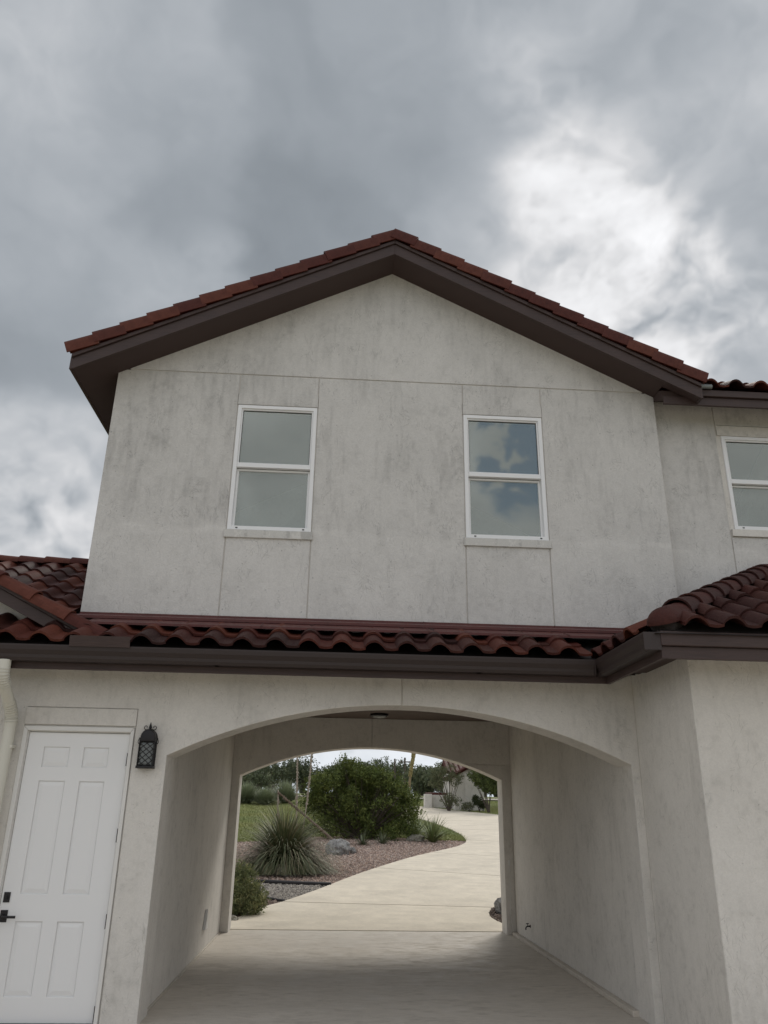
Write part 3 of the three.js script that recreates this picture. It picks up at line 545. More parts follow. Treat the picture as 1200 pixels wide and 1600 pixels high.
// gutter
const gutter = group('gutter', house);
const gutterProf = (o) => [[o, 2.905], [o, 2.775], [o + 0.085, 2.775], [o + 0.098, 2.80], [o + 0.102, 2.825], [o + 0.125, 2.862], [o + 0.131, 2.895], [o + 0.131, 2.907], [o + 0.112, 2.907], [o + 0.112, 2.901], [o + 0.125, 2.899], [o + 0.119, 2.865], [o + 0.096, 2.828], [o + 0.092, 2.803], [o + 0.082, 2.781], [o + 0.006, 2.781], [o + 0.006, 2.905]];
mesh('gutter_trough', extrudeX(gutterProf(0.382), XL, 1.999), M.gutter, gutter);
for (const x of [-1.35, 0.95]) mesh('gutter_seam', extrudeX(gutterProf(0.3835), x, x + 0.035), M.gutter, gutter);
{ // return along the side of the right block: profile across -x, running along z
  const prof = gutterProf(0).map(([o, y]) => [2.126 - o, y]);
  mesh('gutter_trough', extrudeZ(prof, 0.385, 1.655), M.gutter, gutter);
  mesh('gutter_corner', extrudeX([[0.384, 2.7755], [0.5, 2.7755], [0.516, 2.9075], [0.384, 2.9075]], 1.994, 2.0015), M.gutter, gutter);
  mesh('gutter_end', box(1.995, 2.127, 2.775, 2.908, 1.655, 1.660), M.gutter, gutter);
  mesh('splash_guard', woodUV(extrudeX([[0.517, 2.895], [0.525, 2.895], [0.548, 2.985], [0.540, 2.985]], -2.585, -2.075)), M.brown, gutter);
}
// right hip roof
const hipRoof = group('hip_roof', house);
{
  const RS = 0.5, [cs, sn] = slopeDirs(RS), ex = 2.13, ez = 1.64, topz = ZR + 0.002, k = ez - topz;
  mesh('fascia', woodUV(box(2.13, 6.6, LE - 0.005, 2.805, ez - 0.03, ez, 0.003)), M.brown, hipRoof);
  mesh('fascia_trim', woodUV(box(2.125, 6.6, 2.809, 2.918, ez - 0.03, ez + 0.028, 0.006)), M.brown, hipRoof);
  mesh('fascia', woodUV(box(2.128, 2.158, LE - 0.005, 2.93, 0.381, ez - 0.031, 0.003)), M.brown, hipRoof);
  mesh('soffit', boxUV(extrudeY([[2.158, 0.38], [2.158, ez - 0.03], [6.6, ez - 0.03], [6.6, BZ + 0.001], [BX - 0.001, BZ + 0.001], [BX - 0.001, 0.38]], 2.825, 2.84), 1), M.soffit, hipRoof);
  // deck: front and left slopes
  const A = V(ex - 0.05, 2.895, ez + 0.05), T = V(ex + k, 2.92 + RS * k, topz), pos = [], tri = (...p) => p.forEach((q) => pos.push(q.x, q.y, q.z));
  const E = V(6.6, 2.895, ez + 0.05), F = V(6.6, 2.92 + RS * k, topz), Bk = V(ex - 0.05, 2.895, topz);
  tri(A, E, F, A, F, T); tri(A, T, Bk);
  const dg = new THREE.BufferGeometry(); dg.setAttribute('position', new THREE.Float32BufferAttribute(pos, 3)); dg.computeVertexNormals();
  mesh('deck', boxUV(dg, 1), M.deck, hipRoof);
  mesh('eave_block', boxUV(extrudeY([[2.162, 0.2], [2.162, ez - 0.034], [6.6, ez - 0.034], [6.6, 1.2], [2.6, 1.2], [2.6, 0.2]], 2.842, 2.924), 1), M.deck, hipRoof);
  const hipMats = [M.clay[1], M.clay[3], M.clay[4], M.clay[3]];
  layTiles(hipRoof, V(2.30, 2.922, ez + 0.075), V(1, 0, 0), V(0, sn, -cs), V(0, cs, sn), 10, 8, 0.315, (p) => p.x - ex > (ez - p.z) + 0.10 && p.z > topz + 0.05, hipMats);
  layTiles(hipRoof, V(ex - 0.075, 2.922, -0.28), V(0, 0, 1), V(cs, sn, 0), V(-sn, cs, 0), 7, 7, 0.315, (p) => (ez - p.z) > (p.x - ex) + 0.10 && p.x - ex < 2.2 && (p.z > 0.1 || p.x - ex > 0.42 - p.z - 0.3));
  layCaps(hipRoof, A.clone().add(V(0.21, 0.175, -0.21)), T.clone().add(V(-0.02, 0.065, 0.02)), V(0, 1, 0), 0.30, capTile, hipMats, 0.18, 'hip_tile');
  mesh('mortar_bed', tube([A.clone().add(V(0.10, 0.075, -0.10)), A.clone().lerp(T, 0.5).add(V(0, 0.035, 0)), T.clone().add(V(0, 0.03, 0))], 0.095, 0.09, 6, 8), M.deck, hipRoof);
  const D = T.clone().sub(A).normalize(), Z = D.clone().negate(), X = V().crossVectors(V(0, 1, 0), Z).normalize(), Y = V().crossVectors(Z, X);
  put(mesh('hip_starter', noseTile, M.clay[1], hipRoof), A.clone().add(V(0.15, 0.120, -0.15)), X, Y, Z);
  mesh('flashing', boxUV(extrudeX([[ZR + 0.20, 3.975], [ZR + 0.20, 4.005], [ZR + 0.012, 4.105], [ZR + 0.012, 4.175], [ZR + 0.002, 4.175], [ZR + 0.002, 4.06]], 4.18, 6.5, 0.003), 0.9), M.flashing, hipRoof);
}
// left wing roof with a small gable in front
const leftRoof = group('left_roof', house);
{
  const s = 0.5, [cs, sn] = slopeDirs(s), ridgeZ = -2.80, ry = 2.925 + s * (0.44 - ridgeZ);
  mesh('deck', boxUV(extrudeX([[0.38, 2.80], [0.38, 2.93], [ridgeZ, ry - 0.03], [-6.0, 3.0], [-6.0, 2.9]], XL, -2.862), 1), M.deck, leftRoof);
  layTiles(leftRoof, V(-5.85, 2.925, 0.455), V(1, 0, 0), V(0, sn, -cs), V(0, cs, sn), 11, 11, 0.325, (p, r) => (r < 2 ? p.x > -4.7 : p.x > -2.62 + p.z) && p.x < -2.66 && (r < 2 || p.x < -2.9) && p.x > -5.2);
  layCaps(leftRoof, V(-6.2, ry + 0.045, ridgeZ), V(-2.86, ry + 0.045, ridgeZ), V(0, 1, 0), 0.335, barrel(0.118, 0.102, 0.40), M.clay, 0.02, 'ridge_tile');
  // gable: rake rises to the left from (-2.5, 3.14)
  const gx = -5.3, zf = 0.15, y0 = (x) => 3.005 + 0.505 * (-2.70 - x); // underside of its barge board
  const poly = (a, b, xr) => [[gx, y0(gx) + a], [xr, y0(xr) + a], [xr, y0(xr) + b], [gx, y0(gx) + b]];
  mesh('barge_board', woodUV(extrudeZ(poly(0, 0.115, -2.66), zf - 0.03, zf, [], 0.004)), M.brown, leftRoof);
  mesh('barge_trim', woodUV(extrudeZ(poly(0.117, 0.155, -2.60), zf - 0.03, zf + 0.025, [], 0.004)), M.brown, leftRoof);
  mesh('soffit_slab', boxUV(extrudeZ(poly(0.01, 0.13, -2.86), -1.9, zf - 0.031), 1), M.soffit, leftRoof);
  mesh('gable_wall', stuccoUV(extrudeZ([[gx, 2.9], [-2.75, 2.9], [-2.75, y0(-2.75) + 0.02], [gx, y0(gx) + 0.02]], -0.36, -0.23), 0.36), M.stucco, leftRoof);
  const A = V(-2.44, y0(-2.44) + 0.145, zf - 0.05), B = V(gx, y0(gx) + 0.145, zf - 0.05);
  layCaps(leftRoof, A, B, V(0, 1, 0), 0.375, barrel(0.128, 0.112, 0.45, Math.PI * 1.05), [M.clay[0], M.clay[2], M.clay[5]], 0.0, 'rake_tile');
}
// downspout
{
  const d = group('downspout', house), X = -3.125;
  const pipe = (name, pts, rad, ribs = 0) => {            // rounded pipe along a path in the z-y plane, ribbed on the bends
    const n = Math.max(6, pts.length * 8), g = toCreasedNormals(tube(pts.map(([z, y]) => V(0, y, z)), rad, rad, n, 12), 1.0), list = [g], c = new THREE.CatmullRomCurve3(pts.map(([z, y]) => V(0, y, z)));
    for (let k = 1; k < ribs; k++) { const t = k / ribs, p = c.getPointAt(t), q = c.getTangentAt(t).multiplyScalar(0.005); list.push(tube([p.clone().sub(q), p.clone(), p.clone().add(q)], rad + 0.003, rad + 0.003, 2, 12)); }
    mesh(name, merge(list).scale(1.12, 1, 1).translate(X, 0, 0), M.downspout, d);
  };
  pipe('outlet', [[0.445, 2.778], [0.445, 2.74], [0.445, 2.70]], 0.046);
  pipe('elbow', [[0.445, 2.715], [0.440, 2.66], [0.405, 2.605], [0.36, 2.57]], 0.048, 9);
  pipe('link', [[0.37, 2.577], [0.29, 2.517], [0.21, 2.457]], 0.044);
  pipe('elbow', [[0.225, 2.468], [0.145, 2.405], [0.094, 2.34], [0.084, 2.27]], 0.048, 9);
  pipe('leader', [[0.084, 2.285], [0.084, 1.2], [0.084, 0.12]], 0.045);
  for (const y of [2.08, 1.0]) mesh('strap', box(-3.18, -3.068, y, y + 0.025, 0.02, 0.112), M.downspout, d);
}

// ================================================================ GROUND
structure(mesh('passage_floor', boxUV(extrudeY([[-1.9, 0.012], [2.45, 0.012], [2.45, -5.4985], [-1.9, -5.4985]], -0.12, 0), 3.4), M.floor), 'stained brown concrete floor of the arched passage', 'floor');
structure(mesh('forecourt', boxUV(extrudeY([[-14, 0.02], [14, 0.02], [14, 20], [-14, 20]], -0.12, -0.003), 3), M.court), 'pale concrete forecourt before the passage', 'pavement');
{
  const nx = 120, nz = 200, pos = [], idx = [];
  for (let j = 0; j <= nz; j++) for (let i = 0; i <= nx; i++) {
    const x = (i / nx - 0.5), z = 130 - 400 * (j / nz), xx = x * 400 * (0.35 + 1.3 * Math.abs(x));
    pos.push(xx, GH(z) - 0.055 + (z < -24 ? 0.05 * fbm3(xx * 0.12, z * 0.12, 0, 3) * smooth(-24, -34, z) : 0), z);
  }
  for (let j = 0; j < nz; j++) for (let i = 0; i < nx; i++) { const a = j * (nx + 1) + i; idx.push(a, a + 1, a + nx + 1, a + 1, a + nx + 2, a + nx + 1); }
  const g = new THREE.BufferGeometry(); g.setAttribute('position', new THREE.Float32BufferAttribute(pos, 3)); g.setIndex(idx); g.computeVertexNormals();
  structure(mesh('lawn_ground', boxUV(g, 2.7), M.lawn));
}
// driveway slabs
const driveLeft = [[-1.86, -5.5], [-1.86, -6.1], [-1.8, -6.27], [-1.51, -7.66], [-1.1, -8.53], [-0.46, -10.11], [0.38, -12.34], [1.3, -14.44], [2.09, -16.07], [3.01, -17.65], [3.66, -18.82], [4.10, -20.0], [4.30, -21.2], [4.42, -23.4], [4.24, -26.9], [3.83, -30.4], [3.3, -33.4], [2.2, -36.2], [0.6, -38.4], [-0.6, -40.2]];
const driveRight = [[0.2, -43.6], [2.6, -43.0], [4.5, -41.6], [5.9, -38.9], [7.0, -36.8], [8.31, -34.4], [9.6, -31.5], [10.2, -27], [9.8, -22], [8.4, -17], [6.2, -12.2], [4.2, -9.7], [3.1, -8.75], [2.62, -8.0], [2.42, -7.1], [2.46, -6.5], [2.56, -6.0], [2.8, -5.75], [2.8, -5.5]];
function densify(poly, step) { const o = []; poly.forEach((p, i) => { const q = poly[(i + 1) % poly.length], n = Math.max(1, Math.ceil(Math.hypot(q[0] - p[0], q[1] - p[1]) / step)); for (let k = 0; k < n; k++) o.push([p[0] + (q[0] - p[0]) * k / n, p[1] + (q[1] - p[1]) * k / n]); }); return o; }
function smoothLine(pts, n = 4) { const c = new THREE.CatmullRomCurve3(pts.map(([x, z]) => V(x, 0, z)), false, 'centripetal'); return c.getPoints(pts.length * n).map((p) => [p.x, p.z]); }
const drivePoly = [...smoothLine(driveLeft), ...smoothLine(driveRight)];
const inside = (poly, x, z) => { let c = false; for (let i = 0, j = poly.length - 1; i < poly.length; j = i++) { const [a, b] = poly[i], [e, f] = poly[j]; if ((b > z) !== (f > z) && x < (e - a) * (z - b) / (f - b) + a) c = !c; } return c; };
function clipHalf(poly, px, pz, nx, nz) { // keep where (p - (px, pz)) . n >= 0
  const out = [];
  poly.forEach((p, i) => { const q = poly[(i + 1) % poly.length], a = (p[0] - px) * nx + (p[1] - pz) * nz, b = (q[0] - px) * nx + (q[1] - pz) * nz; if (a >= 0) out.push(p); if ((a >= 0) !== (b >= 0)) { const t = a / (a - b); out.push([p[0] + (q[0] - p[0]) * t, p[1] + (q[1] - p[1]) * t]); } });
  return out;
}
{
  const drive = structure(group('driveway'), 'pale beige concrete driveway curving away to the right', 'driveway');
  // joints: a point and a slope dz/dx
  const joints = [[0, -5.2, 0], [0, -8.36, 0.095], [2.4, -12.8, 0.40], [3.8, -16.5, 0.42], [5.5, -20.6, 0.25], [6, -25.2, 0.08], [6, -30, -0.1], [5, -35, -0.35], [3, -40, -0.9], [0, -60, 0]];
  for (let i = 0; i + 1 < joints.length; i++) {
    const n = (j) => { const [x, z, m] = j, l = Math.hypot(m, 1); return [x, z, m / l, -1 / l]; }; // normal points to -z
    const a = n(joints[i]), b = n(joints[i + 1]), g = 0.02;
    let p = clipHalf(drivePoly, a[0] + a[2] * g, a[1] + a[3] * g, a[2], a[3]);
    p = clipHalf(p, b[0] - b[2] * g, b[1] - b[3] * g, -b[2], -b[3]);
    if (p.length < 3) continue;
    const d = densify(p, 0.8), pts = d.map(([x, z]) => new THREE.Vector2(x, z)), tris = THREE.ShapeUtils.triangulateShape(pts, []), pos = [];
    const P = (k, dy) => [d[k][0], GH(d[k][1]) + dy, d[k][1]], top = 0.002;
    const area = THREE.ShapeUtils.area(pts);
    for (const t of tris) { const o = area > 0 ? [t[0], t[2], t[1]] : t; for (const k of o) pos.push(...P(k, top)); }
    for (let k = 0; k < d.length; k++) { const m = (k + 1) % d.length; pos.push(...P(k, top), ...P(m, top), ...P(m, -0.14), ...P(k, top), ...P(m, -0.14), ...P(k, -0.14)); }
    const g2 = new THREE.BufferGeometry(); g2.setAttribute('position', new THREE.Float32BufferAttribute(pos, 3)); g2.computeVertexNormals();
    mesh('concrete_slab', boxUV(g2, 3, i * 0.37, i * 0.21), M.concrete, drive);
    let q = clipHalf(drivePoly, b[0] - b[2] * g * 1.2, b[1] - b[3] * g * 1.2, b[2], b[3]); q = clipHalf(q, b[0] + b[2] * g * 1.2, b[1] + b[3] * g * 1.2, -b[2], -b[3]);
    if (q.length > 2) {                                   // dirt-filled joint, a little below the slab
      const t3 = THREE.ShapeUtils.triangulateShape(q.map(([x, z]) => new THREE.Vector2(x, z)), []), p3 = []; for (const t of t3) for (const k of t) p3.push(q[k][0], GH(q[k][1]) - 0.008, q[k][1]);
      const g3 = new THREE.BufferGeometry(); g3.setAttribute('position', new THREE.Float32BufferAttribute(p3, 3)); g3.computeVertexNormals(); mesh('joint_filler', boxUV(g3, 1), M.edging, drive);
    }
  }
}
// gravel beds
const bedPink = [[-0.2, -10.62], [0.6, -12.3], [3.2, -17.6], [4.15, -19.9], [4.25, -20.7], [3.3, -20.75], [2.2, -21.4], [0.6, -21.9], [-1.2, -21.2], [-2.4, -19.6], [-4.0, -18.9], [-6.0, -17], [-6.2, -13], [-5.2, -10.98], [-1.96, -10.95]];
const bedGrey = [[-1.0, -8.5], [-0.1, -10.4], [-0.2, -10.60], [-1.96, -10.92], [-5.2, -10.9], [-5.2, -9.3], [-1.57, -8.95]];
const bedBrown = [[-1.7, -5.6], [-1.3, -7.7], [-0.9, -8.5], [-1.57, -8.92], [-5.2, -9.25], [-5.2, -5.6]];
const bedMulch = [[2.30, -5.6], [2.36, -7.1], [2.6, -8.1], [3.2, -8.8], [4.4, -9.6], [5.4, -8], [5.4, -5.6]];
function bed(name, poly, mat, label) {
  const pos = [], c = 0.22, xs = poly.map((p) => p[0]), zs = poly.map((p) => p[1]), y = (z) => GH(z) - 0.028;
  for (let x = Math.min(...xs) - c; x < Math.max(...xs) + c; x += c) for (let z = Math.min(...zs) - c; z < Math.max(...zs) + c; z += c) {
    if (!inside(poly, x + c / 2, z + c / 2)) continue;
    pos.push(x, y(z), z, x, y(z + c), z + c, x + c, y(z + c), z + c, x, y(z), z, x + c, y(z + c), z + c, x + c, y(z), z);
  }
  const g = new THREE.BufferGeometry(); g.setAttribute('position', new THREE.Float32BufferAttribute(pos, 3)); g.computeVertexNormals();
  structure(mesh(name, boxUV(g, 1.3), mat), label, 'gravel bed');
}
bed('gravel_bed', bedPink, M.gravelPink, 'pinkish gravel bed along the curving driveway');
bed('gravel_strip', bedGrey, M.gravelGrey, 'grey gravel strip before the black edging');
bed('planting_bed', bedBrown, M.gravelBrown, 'brown gravel bed beside the passage mouth');
bed('mulch_bed', bedMulch, M.gravelBrown, 'dark mulch bed right of the driveway');
function pebbles(name, poly, count, s0, s1, cols, seed, label) {
  const r = rng(seed), geo = new THREE.IcosahedronGeometry(1, 0), xs = poly.map((p) => p[0]), zs = poly.map((p) => p[1]);
  const im = new THREE.InstancedMesh(geo, M.pebble, count), q = new THREE.Quaternion(), c = new THREE.Color(); im.name = name; let k = 0, guard = 0;
  const x0 = Math.min(...xs), x1 = Math.max(...xs), z0 = Math.min(...zs), z1 = Math.max(...zs);
  while (k < count && guard++ < count * 20) {
    const x = x0 + r() * (x1 - x0), z = z0 + r() * (z1 - z0);
    if (!inside(poly, x, z) || inside(drivePoly, x, z)) continue;
    const s = s0 + (s1 - s0) * r() * r();
    q.setFromEuler(new THREE.Euler(r() * 6, r() * 6, r() * 6));
    im.setMatrixAt(k, new THREE.Matrix4().compose(V(x, GH(z) - 0.028 + s * 0.35, z), q, V(s * (0.8 + r() * 0.7), s * (0.6 + r() * 0.4), s)));
    const b = cols[Math.floor(r() * cols.length)], t = 0.7 + r() * 0.6; c.setRGB(b[0] * t, b[1] * t, b[2] * t); im.setColorAt(k++, c);
  }
  im.count = k; im.userData.kind = 'stuff'; im.userData.label = label; im.userData.category = 'gravel'; scene.add(im);
}
const pinks = [[0.44, 0.33, 0.27], [0.36, 0.27, 0.225], [0.52, 0.43, 0.37], [0.28, 0.21, 0.18], [0.48, 0.35, 0.28]];
pebbles('pink_gravel', bedPink, 30000, 0.012, 0.034, pinks, 201, 'loose pinkish gravel in the planting bed');
pebbles('grey_gravel', bedGrey, 9000, 0.009, 0.026, [[0.42, 0.38, 0.33], [0.33, 0.30, 0.27], [0.5, 0.46, 0.40], [0.25, 0.23, 0.21]], 202, 'loose grey gravel before the edging');
pebbles('brown_gravel', bedBrown, 7000, 0.012, 0.035, [[0.26, 0.19, 0.155], [0.20, 0.14, 0.115], [0.33, 0.26, 0.22]], 203, 'loose brown gravel beside the passage');
pebbles('mulch', bedMulch, 5000, 0.015, 0.045, [[0.14, 0.10, 0.08], [0.22, 0.17, 0.14], [0.09, 0.07, 0.06]], 204, 'dark bark mulch right of the driveway');
{
  const edge = (pts, name, label, t) => { const g = tube(pts.map(([x, z]) => V(x, GH(z) + 0.005, z)), t, t, 24, 6).scale(1, 1, 1); tag(mesh(name, g, M.edging), label, 'edging'); };
  edge([[-5.2, -10.95], [-3.4, -11.02], [-1.96, -10.95], [-1.0, -10.76], [-0.24, -10.64]], 'bed_edging', 'black plastic edging between pink and grey gravel', 0.042);
  edge([[-5.2, -9.28], [-3.0, -9.06], [-1.57, -8.93], [-1.08, -8.56]], 'bed_edging_001', 'thin black edging nearest the passage', 0.02);
}
// pale road across the far side of the lawn
{
  const pos = [], N = 80;
  for (let i = 0; i < N; i++) { const q = (k, d) => { const x = -70 + 140 * k / N, z = -50.6 - d + 0.0016 * x * x * 0.2 - (x < 0 ? 1.2 : 0) * smooth(0, -8, x); return [x, GH(z) + 0.05, z]; }; const a = q(i, 0), b = q(i + 1, 0), c = q(i + 1, 2.6), d = q(i, 2.6); pos.push(...a, ...b, ...c, ...a, ...c, ...d); }
  const g = new THREE.BufferGeometry(); g.setAttribute('position', new THREE.Float32BufferAttribute(pos, 3)); g.computeVertexNormals(); g.attributes.normal.array.forEach((v, i, a) => { if (i % 3 === 1 && v < 0) { a[i] = -v; } });
  structure(mesh('road', boxUV(g, 2.5), M.road), 'pale country road across the far side of the lawn', 'road');
}

// ================================================================ PLANTS
function leafGeo() { return { p: [], n: [], c: [] }; }
function leaf(L, at, dir, up, len, wid, col, tip = 0.35) { // pointed leaf of two triangles, folded a little along the middle
  const side = V().crossVectors(dir, up).normalize(), nor = V().crossVectors(side, dir).normalize();
  const a = at, b = at.clone().addScaledVector(dir, len), m1 = at.clone().addScaledVector(dir, len * tip).addScaledVector(side, wid / 2).addScaledVector(nor, wid * 0.18), m2 = at.clone().addScaledVector(dir, len * tip).addScaledVector(side, -wid / 2).addScaledVector(nor, wid * 0.18);
  for (const v of [a, m1, b, a, b, m2]) { L.p.push(v.x, v.y, v.z); L.c.push(...col); }
}
function leafMesh(name, L, parent, mat = M.leaf) {
  const g = new THREE.BufferGeometry();
  g.setAttribute('position', new THREE.Float32BufferAttribute(L.p, 3)); g.setAttribute('color', new THREE.Float32BufferAttribute(L.c, 3)); g.computeVertexNormals();
  return mesh(name, g, mat, parent);
}
const rdir = (r) => { const z = r() * 2 - 1, a = r() * 6.2832, s = Math.sqrt(1 - z * z); return V(Math.cos(a) * s, z, Math.sin(a) * s); };
const pick = (cols, r, v = 0.3) => { const c = cols[Math.floor(r() * cols.length)], t = 1 - v / 2 + r() * v; return [c[0] * t, c[1] * t, c[2] * t]; };
// crown made of twigs with leaves: lumps = [[x, y, z, rx, ry, rz], ...]
function crown(r, lumps, twigs, perTwig, len, wid, cols, twigLen, fill = 0.45) {
  const L = leafGeo(), vol = lumps.map((l) => l[3] * l[4] * l[5]), tot = vol.reduce((a, b) => a + Math.pow(b, 0.67), 0);
  lumps.forEach((l, li) => {
    const n = Math.round(twigs * Math.pow(vol[li], 0.67) / tot);
    for (let k = 0; k < n; k++) {
      const d = rdir(r), rad = Math.pow(r(), fill * 0.6) * (0.9 + 0.22 * r()), lump = 1 + 0.18 * noise3(d.x * 2.5 + li * 7, d.y * 2.5, d.z * 2.5);
      const c = V(l[0] + d.x * l[3] * rad * lump, l[1] + d.y * l[4] * rad * lump, l[2] + d.z * l[5] * rad * lump);
      const ax = d.clone().multiplyScalar(0.9).add(rdir(r).multiplyScalar(0.8)).add(V(0, 0.25, 0)).normalize(), tint = pick(cols, r, 0.35);
      for (let j = 0; j < perTwig; j++) {
        const t = j / perTwig, at = c.clone().addScaledVector(ax, twigLen * (t - 0.3)).addScaledVector(rdir(r), twigLen * 0.22), dd = ax.clone().multiplyScalar(0.5).add(rdir(r)).normalize(), s = 0.7 + r() * 0.6, v = 0.85 + r() * 0.3;
        leaf(L, at, dd, rdir(r), len * s, wid * s, [tint[0] * v, tint[1] * v, tint[2] * v]);
      }
    }
  });
  return L;
}
function stemsTo(r, base, lumps, r0, perLump = 2) {
  const parts = [];
  for (const l of lumps) for (let k = 0; k < perLump; k++) {
    const tip = V(l[0] + (r() - 0.5) * l[3] * 1.1, l[1] + (r() - 0.2) * l[4] * 0.8, l[2] + (r() - 0.5) * l[5] * 1.1), b = base.clone().add(V((r() - 0.5) * r0 * 5, 0, (r() - 0.5) * r0 * 5)), m = b.clone().lerp(tip, 0.45).add(V((r() - 0.5) * 0.2 * l[3], 0.12 * l[4], (r() - 0.5) * 0.2 * l[5]));
    parts.push(tube([b, m, tip], r0 * (0.7 + r() * 0.5), r0 * 0.2, 7, 5));
  }
  return boxUV(merge(parts), 0.5);
}
// big green bush in the middle of the bed
{
  const r = rng(301), z = -20.9, y = GH(z), b = tag(group('bush'), 'large dense green bush in the middle of the gravel bed', 'bush');
  const lumps = [[0.7, 2.1, z - 0.2, 1.0, 0.6, 0.7]];
  for (const [x, yy, q] of [[0.30, 3.02, 0.42], [-0.10, 2.82, 0.42], [0.72, 2.86, 0.40], [-0.55, 2.55, 0.42], [1.12, 2.72, 0.40], [1.50, 2.62, 0.40], [0.35, 2.55, 0.55], [1.85, 2.40, 0.38], [2.18, 2.12, 0.34], [-0.85, 2.22, 0.36], [-0.45, 2.02, 0.45], [0.15, 2.05, 0.5], [0.85, 2.25, 0.5], [1.45, 2.12, 0.48], [2.05, 1.72, 0.38], [-0.72, 1.70, 0.36], [-0.25, 1.52, 0.40], [0.45, 1.62, 0.45], [1.05, 1.72, 0.45], [1.65, 1.62, 0.42], [2.25, 1.40, 0.28], [0.85, 1.30, 0.36], [1.45, 1.22, 0.36], [2.02, 1.18, 0.30], [-0.55, 1.28, 0.26], [0.05, 1.22, 0.26]]) lumps.push([x, yy, z + (r() - 0.4) * 0.9, q * 1.18, q * 0.72, q * 1.25]);
  for (const [x, yy, q] of [[-0.95, 1.12, 0.24], [-0.3, 1.0, 0.26], [0.35, 0.98, 0.26], [1.0, 1.0, 0.28], [1.6, 0.98, 0.28], [2.3, 1.05, 0.24], [2.45, 1.75, 0.26], [-1.05, 1.85, 0.24], [0.15, 3.22, 0.22], [-0.95, 2.55, 0.2]]) lumps.push([x, yy, z + 0.2 + (r() - 0.3) * 0.7, q * 1.25, q * 0.75, q * 1.2]);
  for (let k = 0; k < 46; k++) { const d = rdir(r); if (d.y < -0.35) continue; lumps.push([0.72 + d.x * (1.55 + 0.35 * r()), 2.08 + d.y * (0.95 + 0.22 * r()), z + d.z * 1.0, 0.16 + 0.1 * r(), 0.10 + 0.06 * r(), 0.16]); }
  leafMesh('foliage', crown(r, lumps, 4900, 9, 0.085, 0.038, [[0.138, 0.172, 0.044], [0.115, 0.152, 0.038], [0.170, 0.202, 0.054], [0.096, 0.128, 0.036]], 0.22, 0.8), b);
  mesh('stems', stemsTo(r, V(0.75, y - 0.05, z + 0.1), lumps, 0.022, 2), M.bark, b);
}
// arching grass clumps
function blades(r, base, n, len, spread, wid, cols, droop, seg = 6) {
  const p = [], nn = [], c = [];
  for (let k = 0; k < n; k++) {
    const a = r() * 6.2832, out = Math.pow(r(), 0.6) * spread, l = len * (0.65 + 0.4 * r()), ca = Math.cos(a), sa = Math.sin(a), w = wid * (0.7 + 0.6 * r()), col = pick(cols, r, 0.4);
    let th = Math.PI / 2 - out, x = base.x + ca * 0.10 * r() * out, y = base.y, z = base.z + sa * 0.10 * r() * out; const dr = droop * (0.4 + 1.0 * r()) * (0.3 + out), tw = (r() - 0.5) * 0.5;
    let prev = null;
    for (let i = 0; i <= seg; i++) {
      const t = i / seg, ww = w * (t < 0.15 ? 0.8 : 1 - Math.pow((t - 0.15) / 0.85, 1.6) * 0.93) / 2, px = -sa * ww, pz = ca * ww;
      const cur = [[x + px, y, z + pz], [x - px, y, z - pz]], nor = [-Math.sin(th) * ca * -1 * 0 + ca * -Math.sin(th), Math.cos(th), sa * -Math.sin(th)];
      if (prev) { for (const v of [prev[0], prev[1], cur[1], prev[0], cur[1], cur[0]]) { p.push(...v); nn.push(nor[0], Math.max(0.05, nor[1]), nor[2]); c.push(...col); } }
      prev = cur; const st = l / seg; x += Math.cos(th) * ca * st - sa * tw * st * t; z += Math.cos(th) * sa * st + ca * tw * st * t; y += Math.sin(th) * st; th -= dr / seg * (0.4 + 1.4 * t);
      if (y < base.y + 0.02) y = base.y + 0.02;
    }
  }
  return { p, n: nn, c };
}
const straw = [[0.155, 0.175, 0.085], [0.125, 0.15, 0.07], [0.105, 0.13, 0.062], [0.20, 0.195, 0.11], [0.26, 0.22, 0.14]];
{
  const z = -12.75, b = V(-1.36, GH(z) - 0.04, z), r = rng(311), g = tag(group('grass_clump'), 'large arching grass clump on the gravel before the lawn', 'grass clump');
  leafMesh('leaf_blades', blades(r, b, 4600, 1.66, 1.36, 0.022, straw, 2.1), g, M.blade);
}
{
  const z = -20.2, b = V(3.05, GH(z) - 0.03, z), r = rng(312), g = tag(group('yucca'), 'bright green yucca clump at the tip of the bed by the driveway', 'yucca');
  leafMesh('leaf_blades', blades(r, b, 170, 0.98, 1.15, 0.034, [[0.19, 0.235, 0.09], [0.15, 0.19, 0.075], [0.27, 0.29, 0.15]], 0.8), g, M.blade);
}
{
  const z = -22.5, b = V(2.72, GH(z), z), r = rng(313), g = tag(group('yucca_001'), 'pale spiky yucca showing behind the right side of the bush', 'yucca');
  leafMesh('leaf_blades', blades(r, b, 120, 1.15, 1.2, 0.03, [[0.29, 0.32, 0.19], [0.22, 0.25, 0.14]], 0.35), g, M.blade);
}
for (const [x, z, n, l, lab, nm] of [[0.72, -18.9, 70, 0.5, 'small spiky yucca under the bush, left one', 'small_yucca'], [1.35, -19.4, 60, 0.46, 'small spiky yucca under the bush, right one', 'small_yucca']]) {
  const g = tag(group(numbered(nm)), lab, 'yucca');
  leafMesh('leaf_blades', blades(rng(320 + Math.round(x * 10)), V(x, GH(z) - 0.02, z), n, l, 1.3, 0.026, [[0.13, 0.155, 0.085], [0.17, 0.185, 0.11], [0.10, 0.12, 0.065]], 0.6), g, M.blade);
}
